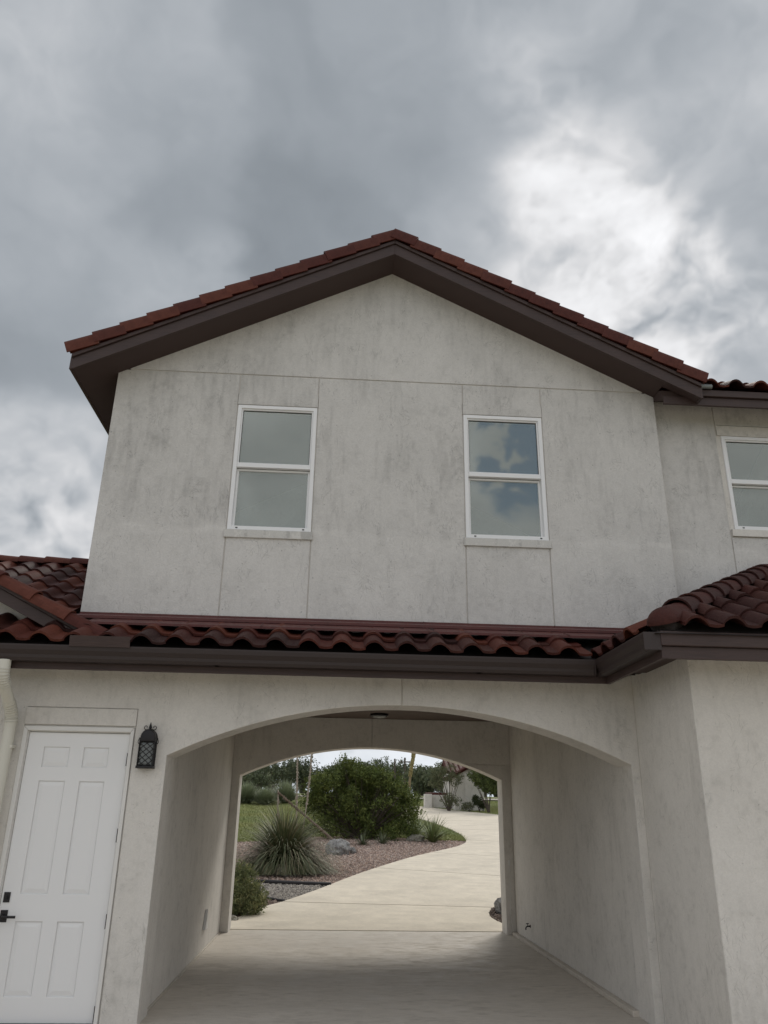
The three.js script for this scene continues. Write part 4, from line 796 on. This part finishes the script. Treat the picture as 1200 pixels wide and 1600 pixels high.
// leafy shrub beside the left pier
{
  const r = rng(331), z = -7.15, y = GH(z), g = tag(group('shrub'), 'small leafy grey-green shrub beside the left pier', 'shrub');
  const lumps = [[-1.72, y + 0.34, z, 0.26, 0.32, 0.3], [-1.52, y + 0.22, z + 0.05, 0.20, 0.22, 0.24], [-1.85, y + 0.25, z + 0.1, 0.22, 0.26, 0.26], [-1.75, y + 0.58, z, 0.14, 0.18, 0.16], [-1.6, y + 0.12, z + 0.15, 0.24, 0.13, 0.24]];
  leafMesh('foliage', crown(r, lumps, 900, 9, 0.058, 0.018, [[0.22, 0.25, 0.12], [0.27, 0.30, 0.15], [0.17, 0.20, 0.095], [0.34, 0.34, 0.17]], 0.13), g);
  mesh('stems', stemsTo(r, V(-1.72, y - 0.03, z), lumps, 0.008, 4), M.bark, g);
}
// rocks
function rock(name, c, s, seed, mat, label, squash = 1) {
  const g = new THREE.IcosahedronGeometry(1, 5), p = g.attributes.position, v = V();
  for (let i = 0; i < p.count; i++) {
    v.fromBufferAttribute(p, i).normalize();
    const k = 1 + 0.42 * fbm3(v.x * 1.6 + seed, v.y * 1.6, v.z * 1.6, 2) + 0.22 * fbm3(v.x * 5 + seed, v.y * 5, v.z * 5, 3) - 0.12 * Math.abs(noise3(v.x * 3 + seed, v.y * 7, v.z * 3));
    p.setXYZ(i, c[0] + v.x * s[0] * k, c[1] + v.y * s[1] * k * squash, c[2] + v.z * s[2] * k);
  }
  const m = toCreasedNormals(g, 0.5); tag(mesh(name, boxUV(m, 0.55), mat), label, 'rock');
}
rock('rock', [-0.08, GH(-16.4) + 0.09, -16.4], [0.36, 0.30, 0.3], 3.3, M.stone, 'jagged grey boulder between grass clump and bush');
rock('rock_001', [0.36, GH(-16.6) + 0.04, -16.6], [0.09, 0.11, 0.1], 8.1, M.stone, 'small grey stone right beside the jagged boulder');
rock('rock_002', [-1.28, GH(-12.0) + 0.04, -12.0], [0.27, 0.17, 0.2], 5.7, M.limestone, 'pale lichened stone at the foot of the grass clump');
rock('rock_003', [2.52, GH(-20.4) + 0.05, -20.4], [0.34, 0.13, 0.24], 12.4, M.limestone, 'flat pale stone beside the yucca at the bed tip');
rock('rock_004', [2.78, GH(-7.6) + 0.06, -7.6], [0.2, 0.17, 0.2], 15.9, M.stone, 'dark stone in the mulch right of the driveway');
rock('rock_005', [-1.76, GH(-6.45) + 0.0, -6.45], [0.09, 0.06, 0.08], 18.2, M.limestone, 'small brown stone at the foot of the left pier');
// dried flower stalks
function flowerStalk(name, pts, r0, r1, mat, label, pods, seed) {
  const g = tag(group(name), label, 'stalk'), r = rng(seed), c = new THREE.CatmullRomCurve3(pts), L = [];
  mesh('stem', boxUV(tube(pts, r0, r1, 14, 7), 0.4), mat, g);
  if (pods) { for (let k = 0; k < pods.n; k++) { const t = pods.from + (1 - pods.from) * r(), p = c.getPointAt(t), d = rdir(r); d.y *= 0.4; const s = pods.s * (0.6 + 0.8 * r()); L.push(new THREE.IcosahedronGeometry(s, 0).scale(0.8, 1.3, 0.8).translate(p.x + d.x * pods.w, p.y + d.y * pods.w, p.z + d.z * pods.w)); } mesh('seed_pods', boxUV(merge(L), 0.4), pods.mat, g); }
}
flowerStalk('flower_stalk', [V(-1.24, 0.6, -17), V(-1.30, 1.7, -17), V(-1.355, 3.2, -17), V(-1.40, 4.4, -17)], 0.018, 0.022, M.paleBark, 'left of two pale upright flower stalks behind the grass clump', { n: 200, from: 0.30, s: 0.018, w: 0.03, mat: M.paleBark }, 341);
flowerStalk('flower_stalk_001', [V(-1.15, 0.6, -17), V(-1.01, 1.9, -17), V(-0.94, 3.2, -17), V(-0.90, 4.4, -17)], 0.016, 0.024, M.paleBark, 'right of two pale upright flower stalks behind the grass clump', { n: 200, from: 0.32, s: 0.018, w: 0.03, mat: M.paleBark }, 342);
flowerStalk('flower_stalk_002', [V(2.30, 0.95, -24), V(2.56, 2.4, -24), V(2.78, 3.7, -24), V(2.94, 5.0, -24)], 0.022, 0.028, M.stalk, 'thick yellowish flower stalk rising behind the bush', { n: 520, from: 0.5, s: 0.034, w: 0.06, mat: M.pod }, 343);
flowerStalk('flower_stalk_003', [V(2.62, 0.95, -24.2), V(2.66, 2.4, -24.2), V(2.78, 3.7, -24.2), V(2.88, 5.0, -24.2)], 0.022, 0.026, M.stalk, 'slimmer yellowish flower stalk crossing the thick one', { n: 260, from: 0.5, s: 0.026, w: 0.04, mat: M.pod }, 344);
flowerStalk('fallen_stalk', [V(0.05, 0.66, -17), V(-0.75, 1.29, -17), V(-1.3, 1.70, -17), V(-1.86, 2.14, -17)], 0.045, 0.018, M.brownStalk, 'brown dead stalk leaning left beside the bush', { n: 120, from: 0.3, s: 0.022, w: 0.04, mat: M.brownStalk }, 345);
flowerStalk('dead_twig', [V(-1.80, 0.62, -17.02), V(-1.83, 1.3, -17.02), V(-1.85, 1.9, -17.02), V(-1.87, 2.2, -17.02)], 0.012, 0.016, M.paleBark, 'pale thin twig standing at the tip of the leaning stalk', { n: 60, from: 0.5, s: 0.016, w: 0.03, mat: M.paleBark }, 346);
// rounded grey-green grasses far on the lawn
[[-5.25, -41.2, 1.2, 1.28, 'leftmost rounded grey-green grass mound far on the lawn'], [-4.1, -40.2, 1.05, 1.02, 'front rounded blue-green grass mound far on the lawn'], [-3.1, -42.4, 1.25, 1.35, 'rightmost rounded grey-green grass mound far on the lawn']].forEach(([x, z, w, h, lab], i) => {
  const g = tag(group(numbered('grass_mound')), lab, 'grass mound', 'grass mounds on the lawn');
  leafMesh('leaf_blades', blades(rng(351 + i), V(x, GH(z) - 0.05, z), 2600, h * 1.05, 1.15, 0.03, [[0.29, 0.33, 0.21], [0.26, 0.30, 0.20], [0.33, 0.35, 0.22]], 0.8, 4), g, M.blade);
});
// small trees beside the far hut
function smallTree(name, base, lumps, tr, twigs, per, len, wid, cols, seed, label, category, twig = 0.25, bark = M.bark, grp) {
  const r = rng(seed), g = tag(group(name), label, category, grp);
  leafMesh('crown', crown(r, lumps, twigs, per, len, wid, cols, twig), g);
  mesh('trunk', stemsTo(r, base, lumps, tr, 2), bark, g);
}
const olive = [[0.13, 0.145, 0.075], [0.11, 0.125, 0.065], [0.16, 0.165, 0.09]];
smallTree('sapling', V(6.02, GH(-37.2) - 0.05, -37.2), [[5.75, 3.55, -37.2, 0.35, 0.4, 0.4], [6.35, 3.35, -37.2, 0.35, 0.28, 0.4], [6.05, 3.85, -37.3, 0.4, 0.3, 0.4], [6.62, 3.55, -37.1, 0.22, 0.18, 0.3], [5.95, 2.35, -37.0, 0.38, 0.3, 0.4], [5.55, 3.15, -37.2, 0.25, 0.2, 0.3], [6.4, 2.25, -37.0, 0.25, 0.22, 0.3], [5.5, 3.75, -37.6, 0.4, 0.35, 0.4], [5.25, 3.3, -37.6, 0.35, 0.3, 0.4]], 0.032, 640, 8, 0.075, 0.034, olive, 361, 'thin many-stemmed small tree before the white hut', 'tree', 0.2);
smallTree('small_tree', V(8.02, GH(-36.4) - 0.05, -36.4), [[7.75, 3.35, -36.4, 0.55, 0.42, 0.5], [8.35, 3.55, -36.4, 0.7, 0.6, 0.6], [7.35, 3.55, -36.4, 0.35, 0.3, 0.4], [8.1, 3.0, -36.3, 0.45, 0.3, 0.5], [8.0, 4.0, -36.4, 0.6, 0.4, 0.5]], 0.03, 900, 9, 0.10, 0.05, [[0.11, 0.14, 0.045], [0.13, 0.16, 0.05], [0.09, 0.115, 0.04]], 362, 'round-leaved small tree at the right corner of the white hut', 'tree', 0.22);
smallTree('low_shrub', V(7.1, GH(-37.0) - 0.03, -37.0), [[7.05, 2.05, -37.0, 0.28, 0.2, 0.25], [6.85, 1.98, -37.0, 0.2, 0.14, 0.2]], 0.012, 160, 8, 0.06, 0.026, olive, 363, 'low rounded shrub at the foot of the white hut', 'shrub', 0.12);
smallTree('low_shrub_001', V(7.62, GH(-37.0) - 0.03, -37.0), [[7.55, 2.3, -37.0, 0.22, 0.2, 0.22], [7.78, 2.12, -37.0, 0.2, 0.16, 0.2], [7.4, 2.45, -37.0, 0.12, 0.12, 0.15]], 0.014, 170, 8, 0.09, 0.045, [[0.055, 0.07, 0.03], [0.075, 0.09, 0.035]], 364, 'open dark-leaved shrub near the right corner of the hut', 'shrub', 0.14);

// ---- white hut with a tiled gable roof and a low tiled wall
{
  const hut = tag(group('hut'), 'small white stucco hut with red tile gable roof beyond the driveway', 'building');
  const z0 = -38.2, z1 = -41.2, x0 = 6.5, x1 = 8.12, xm = (x0 + x1) / 2, yb = 1.6, ye = 3.62, s = 0.56, yp = ye + s * (xm - x0);
  mesh('wall', stuccoUV(extrudeZ([[x0, yb], [x1, yb], [x1, ye], [xm, yp], [x0, ye]], z1, z0)), M.stucco, hut);
  mesh('corner_pilaster', stuccoUV(box(x0 + 0.55, x0 + 0.85, yb, ye + 0.1, z0 + 0.001, z0 + 0.05, 0.01)), M.stucco, hut);
  const roof = group('roof', hut);
  for (const d of [-1, 1]) {                             // barrel courses too fine to pick apart: one joined field per slope
    const P = [], oh = 0.22, run = (x1 - x0) / 2 + oh, cols = Math.round((z0 - z1 + 0.5) / 0.24);
    for (let r = 0; r < 6; r++) for (let c = 0; c < cols; c++) {
      const [cs, sn] = slopeDirs(s), D = V(d * -cs, sn, 0), N = V(d * sn, cs, 0), U = V(0, 0, d < 0 ? 1 : -1);
      const g = sTile.clone().scale(0.84, 1, 0.55); g.applyMatrix4(new THREE.Matrix4().makeBasis(U, N, D.clone().negate()).setPosition(V(xm + d * run, yp - s * run + 0.07 + 0.004 * r, d < 0 ? z1 - 0.25 : z0 + 0.25).addScaledVector(D, r * run / cs / 6).addScaledVector(U, c * 0.243))); P.push(g);
    }
    const f = mesh('tile_field', boxUV(merge(P), 0.7), M.clay[0], roof); f.userData.kind = 'stuff';
    mesh('roof_slab', boxUV(extrudeZ([[xm, yp - 0.03], [xm + d * run, yp - s * run - 0.03], [xm + d * run, yp - s * run + 0.07], [xm, yp + 0.07]], z1 - 0.25, z0 + 0.25), 1), M.clay[0], roof);
  }
  {                                                      // rear body with its roof sloping towards the viewer
    const za = -39.0, zr = -40.6, ya = 3.86, yr = 4.56, xa = 6.15, xb = 9.2, sl = (yr - ya) / (za - zr), P = [], [cs, sn] = slopeDirs(sl);
    mesh('wall', stuccoUV(box(xa + 0.2, x0 - 0.002, yb, ya - 0.02, -42.0, za - 0.25)), M.stucco, hut);
    mesh('roof_slab', boxUV(extrudeX([[za, ya - 0.08], [za, ya], [zr, yr], [zr - 1.6, ya], [zr - 1.6, ya - 0.08], [zr, yr - 0.08]], xa, xb), 1), M.clay[0], roof);
    for (let r = 0; r < 5; r++) for (let c = 0; c < 13; c++) { const g = sTile.clone().scale(0.9, 1, 0.95); g.applyMatrix4(new THREE.Matrix4().makeBasis(V(1, 0, 0), V(0, cs, sn), V(0, -sn, cs)).setPosition(V(xa + c * 0.262, ya + 0.015 + sn * r * 0.36, za + 0.04 - cs * r * 0.36))); P.push(g); }
    mesh('tile_field', boxUV(merge(P), 0.7), M.clay[0], roof).userData.kind = 'stuff';
  }
  const low = mesh('low_wall', stuccoUV(box(5.08, 6.499, 1.7, 2.66, -40.6, -40.2, 0.01)), M.stucco, hut);
  const cop = []; for (let k = 0; k < 5; k++) cop.push(barrel(0.16, 0.14, 0.34).rotateY(Math.PI / 2).translate(5.42 + k * 0.27, 2.655, -40.4)); mesh('coping_tiles', boxUV(merge(cop), 0.6), M.clay[0], low).userData.kind = 'stuff';
  mesh('low_pier', stuccoUV(box(5.03, 5.42, 1.7, 2.70, -40.7, -39.9, 0.012)), M.stucco, hut);
}
// ---- utility poles behind
for (const [x, z, h, lab] of [[7.05, -90, 7.75, 'left of two grey utility poles above the far trees'], [8.25, -90, 7.9, 'right utility pole with a crossarm above the far trees']]) {
  const g = tag(group(numbered('utility_pole')), lab, 'utility pole', 'utility poles');
  mesh('pole', boxUV(tube([V(x, GH(z) - 0.3, z), V(x, (GH(z) + h) / 2, z), V(x, h, z)], 0.13, 0.10, 4, 8), 0.5), M.bark, g);
  if (x > 8) mesh('crossarm', boxUV(box(x - 0.7, x + 0.7, h - 0.55, h - 0.42, z - 0.06, z + 0.06), 0.5), M.bark, g);
}
// ---- oaks along the far edge of the lawn
{
  const r = rng(371), cols = [[0.125, 0.150, 0.085], [0.148, 0.170, 0.095], [0.105, 0.130, 0.076], [0.170, 0.185, 0.105]];
  const spots = [[-19, -104, 8.4], [-15.5, -112, 8.2], [-13.2, -108, 7.9], [-11.0, -112, 8.5], [-8.6, -106, 8.3], [-6.8, -113, 9.2], [-4.4, -108, 9.0], [-2.0, -112, 7.6], [0.4, -106, 7.8], [3.2, -113, 8.7], [5.2, -107, 8.5], [7.2, -114, 9.5], [9.4, -108, 8.8], [11.2, -103, 7.7], [13.6, -110, 8.1], [15.4, -105, 8.5], [18.2, -112, 8.2], [20.5, -106, 7.6], [23.5, -111, 8], [26.5, -108, 8.2], [12.2, -82, 6.7], [10.2, -86, 6.6], [15.6, -84, 6.2], [19.2, -86, 6.3], [-9.8, -94, 6.4], [-14.2, -95, 6.4], [22.5, -88, 6.5], [-18.5, -95, 6.8]];
  spots.forEach(([x, z, top], i) => {
    const g0 = GH(z), h = top - g0, w = 1.9 + r() * 0.9, lumps = [];
    for (let k = 0; k < 8; k++) { const a = k / 8 * 6.28 + r(), d = w * (0.35 + 0.45 * r()), ry = h * (0.16 + 0.1 * r()); lumps.push([x + Math.cos(a) * d, g0 + h * (0.42 + 0.32 * r()), z + Math.sin(a) * d, w * (0.42 + 0.22 * r()), ry, w * 0.55]); }
    lumps.push([x, g0 + h * 0.78, z, w * 0.6, h * 0.2, w * 0.6], [x, g0 + h * 0.3, z + 0.8, w * 0.85, h * 0.24, w * 0.6]);
    smallTree(numbered('oak_tree'), V(x, g0 - 0.2, z), lumps, 0.16, 520, 7, 0.26, 0.15, cols, 400 + i, 'dark green oak in the row of trees beyond the lawn', 'tree', 0.5, M.bark, 'oaks beyond the lawn');
  });
}
// ---- lawn grass
{
  const r = rng(381), tuft = blades(rng(382), V(0, 0, 0), 7, 0.075, 0.9, 0.006, [[1, 1, 1]], 0.8, 2), g = new THREE.BufferGeometry();
  g.setAttribute('position', new THREE.Float32BufferAttribute(tuft.p, 3)); g.computeVertexNormals();
  const N = 90000, im = new THREE.InstancedMesh(g, std({ color: rgb(1, 1, 1), roughness: 0.75 }), N), c = new THREE.Color(), q = new THREE.Quaternion(); im.name = 'lawn_grass';
  let k = 0, guard = 0;
  while (k < N && guard++ < N * 6) {
    const t = r(), z = -17 - 36 * t * t * 1.0 - r() * 4, x = -9 + 0.13 * (z + 17) + r() * (20 - 0.26 * (z + 17));
    if (inside(bedPink, x, z) || inside(drivePoly, x, z)) continue;
    const s = 0.7 + 0.9 * r(); q.setFromEuler(new THREE.Euler(0, r() * 6.28, 0));
    im.setMatrixAt(k, new THREE.Matrix4().compose(V(x, GH(z) - 0.05, z), q, V(s * 1.6, s, s * 1.6)));
    const p = noise3(x * 0.5, z * 0.5, 3) * 0.5 + noise3(x * 2, z * 2, 8) * 0.3, u = 0.85 + 0.35 * r(); c.setRGB((0.31 + 0.06 * p) * u, (0.335 + 0.025 * p) * u, 0.13 * u); im.setColorAt(k++, c);
  }
  im.count = k; im.userData.kind = 'stuff'; im.userData.label = 'short green lawn grass beyond the gravel bed'; im.userData.category = 'grass'; scene.add(im);
}

// ================================================================ SMALL THINGS ON THE HOUSE
// wall lantern
{
  const lan = tag(group('wall_lantern'), 'black wrought-iron wall lantern beside the white door', 'lantern');
  const cx = -1.928, yb = 1.945, w = 0.066, hs = 0.245, d = 0.085;   // half width, height of the straight part, depth
  const outline = (k) => { const p = [[-w * k, 0], [w * k, 0], [w * k, hs]]; for (let i = 1; i < 12; i++) { const a = Math.PI * i / 12; p.push([Math.cos(a) * w * k, hs + Math.sin(a) * w * 1.12 * k]); } p.push([-w * k, hs]); return p.map(([x, y]) => [cx + x, yb + y]); };
  mesh('back_plate', extrudeZ(outline(1.06), 0.001, 0.009, [], 0.002), M.iron, lan);
  mesh('glass_shade', extrudeZ([[cx - w * 0.9, yb + 0.012], [cx + w * 0.9, yb + 0.012], [cx + w * 0.9, yb + hs * 0.86], [cx - w * 0.9, yb + hs * 0.86]], 0.009, d, [], 0.02), M.lampGlass, lan);
  mesh('hood', toCreasedNormals(extrudeZ([[-w, hs * 0.86], [w, hs * 0.86], ...outline(1).slice(2).map(([x, y]) => [x - cx, y - yb])].map(([x, y]) => [cx + x, yb + y]), 0.009, d + 0.012, [], 0.012), 0.8), M.iron, lan);
  const bars = [], wire = (a, b, r = 0.0028) => tube([a, a.clone().lerp(b, 0.5), b], r, r, 2, 5), zf = d + 0.003;
  for (const s of [-1, 1]) {
    bars.push(wire(V(cx + s * w, yb, zf), V(cx + s * w, yb + hs, zf), 0.005), wire(V(cx + s * w, yb, 0.012), V(cx + s * w, yb + hs, 0.012), 0.005));
  }
  mesh('corner_bars', merge(bars), M.iron, lan);
  const lat = [];
  for (let k = -2; k < 6; k++) for (const s of [-1, 1]) {
    const y0 = yb + k * 0.048, pts = []; for (let i = 0; i <= 12; i++) { const t = i / 12, y = y0 + (s > 0 ? t : 1 - t) * 0.11; if (y > yb + 0.005 && y < yb + hs * 0.88) pts.push(V(cx - w + 2 * w * t, y, zf - 0.001)); }
    if (pts.length > 2) lat.push(tube(pts, 0.0032, 0.0032, 8, 5));
    const side = []; for (let i = 0; i <= 8; i++) { const t = i / 8, y = y0 + (s > 0 ? t : 1 - t) * 0.11; if (y > yb + 0.005 && y < yb + hs * 0.88) side.push(V(cx - w, y, 0.012 + t * (d - 0.01))); }
    if (side.length > 2) lat.push(tube(side, 0.003, 0.003, 6, 5), tube(side.map((p) => V(2 * cx - p.x, p.y, p.z)), 0.003, 0.003, 6, 5));
  }
  mesh('lattice', merge(lat), M.iron, lan);
  mesh('bottom_tray', box(cx - w - 0.008, cx + w + 0.008, yb - 0.010, yb + 0.010, 0.002, d + 0.012, 0.003), M.iron, lan);
  const yt = yb + hs + w * 1.12;
  mesh('finial', merge([new THREE.ConeGeometry(0.013, 0.045, 8).translate(cx, yt + 0.046, 0.03), new THREE.SphereGeometry(0.014, 10, 8).translate(cx, yt + 0.018, 0.03), new THREE.CylinderGeometry(0.007, 0.016, 0.03, 8).translate(cx, yt + 0.002, 0.03)]), M.iron, lan);
  for (const s of [-1, 1]) {
    const sc = []; for (let i = 0; i <= 22; i++) { const a = -Math.PI / 2 + i / 22 * 5.4, r = 0.021 * (1 - i / 22 * 0.72); sc.push(V(cx + s * (0.036 + Math.cos(a) * r), yt + 0.020 + Math.sin(a) * r, 0.03)); }
    sc.unshift(V(cx, yt + 0.006, 0.03)); mesh('scroll', tube(sc, 0.0042, 0.003, 30, 5), M.iron, lan);
    const hk = [V(cx + s * w, yb + hs * 0.84, 0.05), V(cx + s * (w + 0.012), yb + hs * 0.80, 0.05), V(cx + s * (w + 0.022), yb + hs * 0.86, 0.05), V(cx + s * (w + 0.015), yb + hs * 0.98, 0.05), V(cx + s * (w + 0.012), yb + hs * 1.02, 0.05)];
    mesh('hook', tube(hk, 0.004, 0.003, 12, 5), M.iron, lan);
  }
}
// ceiling lamp in the passage (unlit)
{
  const l = tag(group('ceiling_lamp'), 'small unlit dark-rimmed lamp on the passage ceiling', 'lamp');
  l.position.set(0.365, 2.98, -4.55);
  mesh('rim', new THREE.CylinderGeometry(0.13, 0.14, 0.03, 20).translate(0, -0.016, 0), M.iron, l);
  mesh('bowl', new THREE.SphereGeometry(0.115, 18, 8, 0, 6.2832, Math.PI / 2, Math.PI / 2).scale(1, 0.3, 1).translate(0, -0.03, 0), M.lampGlass, l);
}
// hose bib on the right passage wall, switch plate on the rear pier
{
  const h = tag(group('hose_bib'), 'small dark tap low on the right passage wall', 'tap');
  h.position.set(2.438, 0.22, -4.32); h.scale.setScalar(0.72);
  mesh('spout', tube([V(0, 0, 0), V(-0.05, 0, 0), V(-0.085, -0.02, 0), V(-0.09, -0.06, 0)], 0.013, 0.012, 8, 8), M.bronze, h);
  mesh('handwheel', new THREE.TorusGeometry(0.024, 0.006, 6, 14).rotateX(Math.PI / 2).translate(-0.055, 0.045, 0), M.bronze, h);
  mesh('stem', new THREE.CylinderGeometry(0.006, 0.006, 0.045, 8).translate(-0.055, 0.025, 0), M.bronze, h);
  mesh('escutcheon', new THREE.CylinderGeometry(0.028, 0.028, 0.008, 14).rotateZ(Math.PI / 2).translate(-0.004, 0, 0), M.bronze, h);
  const s = tag(group('sensor_box'), 'small white sensor box on the right rear pier', 'sensor');
  mesh('case', box(2.352, 2.378, 0.92, 0.985, -5.2, -5.178, 0.004), M.white, s);
  mesh('cable', tube([V(2.365, 0.922, -5.194), V(2.368, 0.5, -5.195), V(2.362, 0.25, -5.195), V(2.385, 0.06, -5.19)], 0.003, 0.003, 16, 5), M.white, s);
}

scene.traverse((o) => { if (o.isMesh) { o.castShadow = true; o.receiveShadow = true; } });
renderer.render(scene, camera);
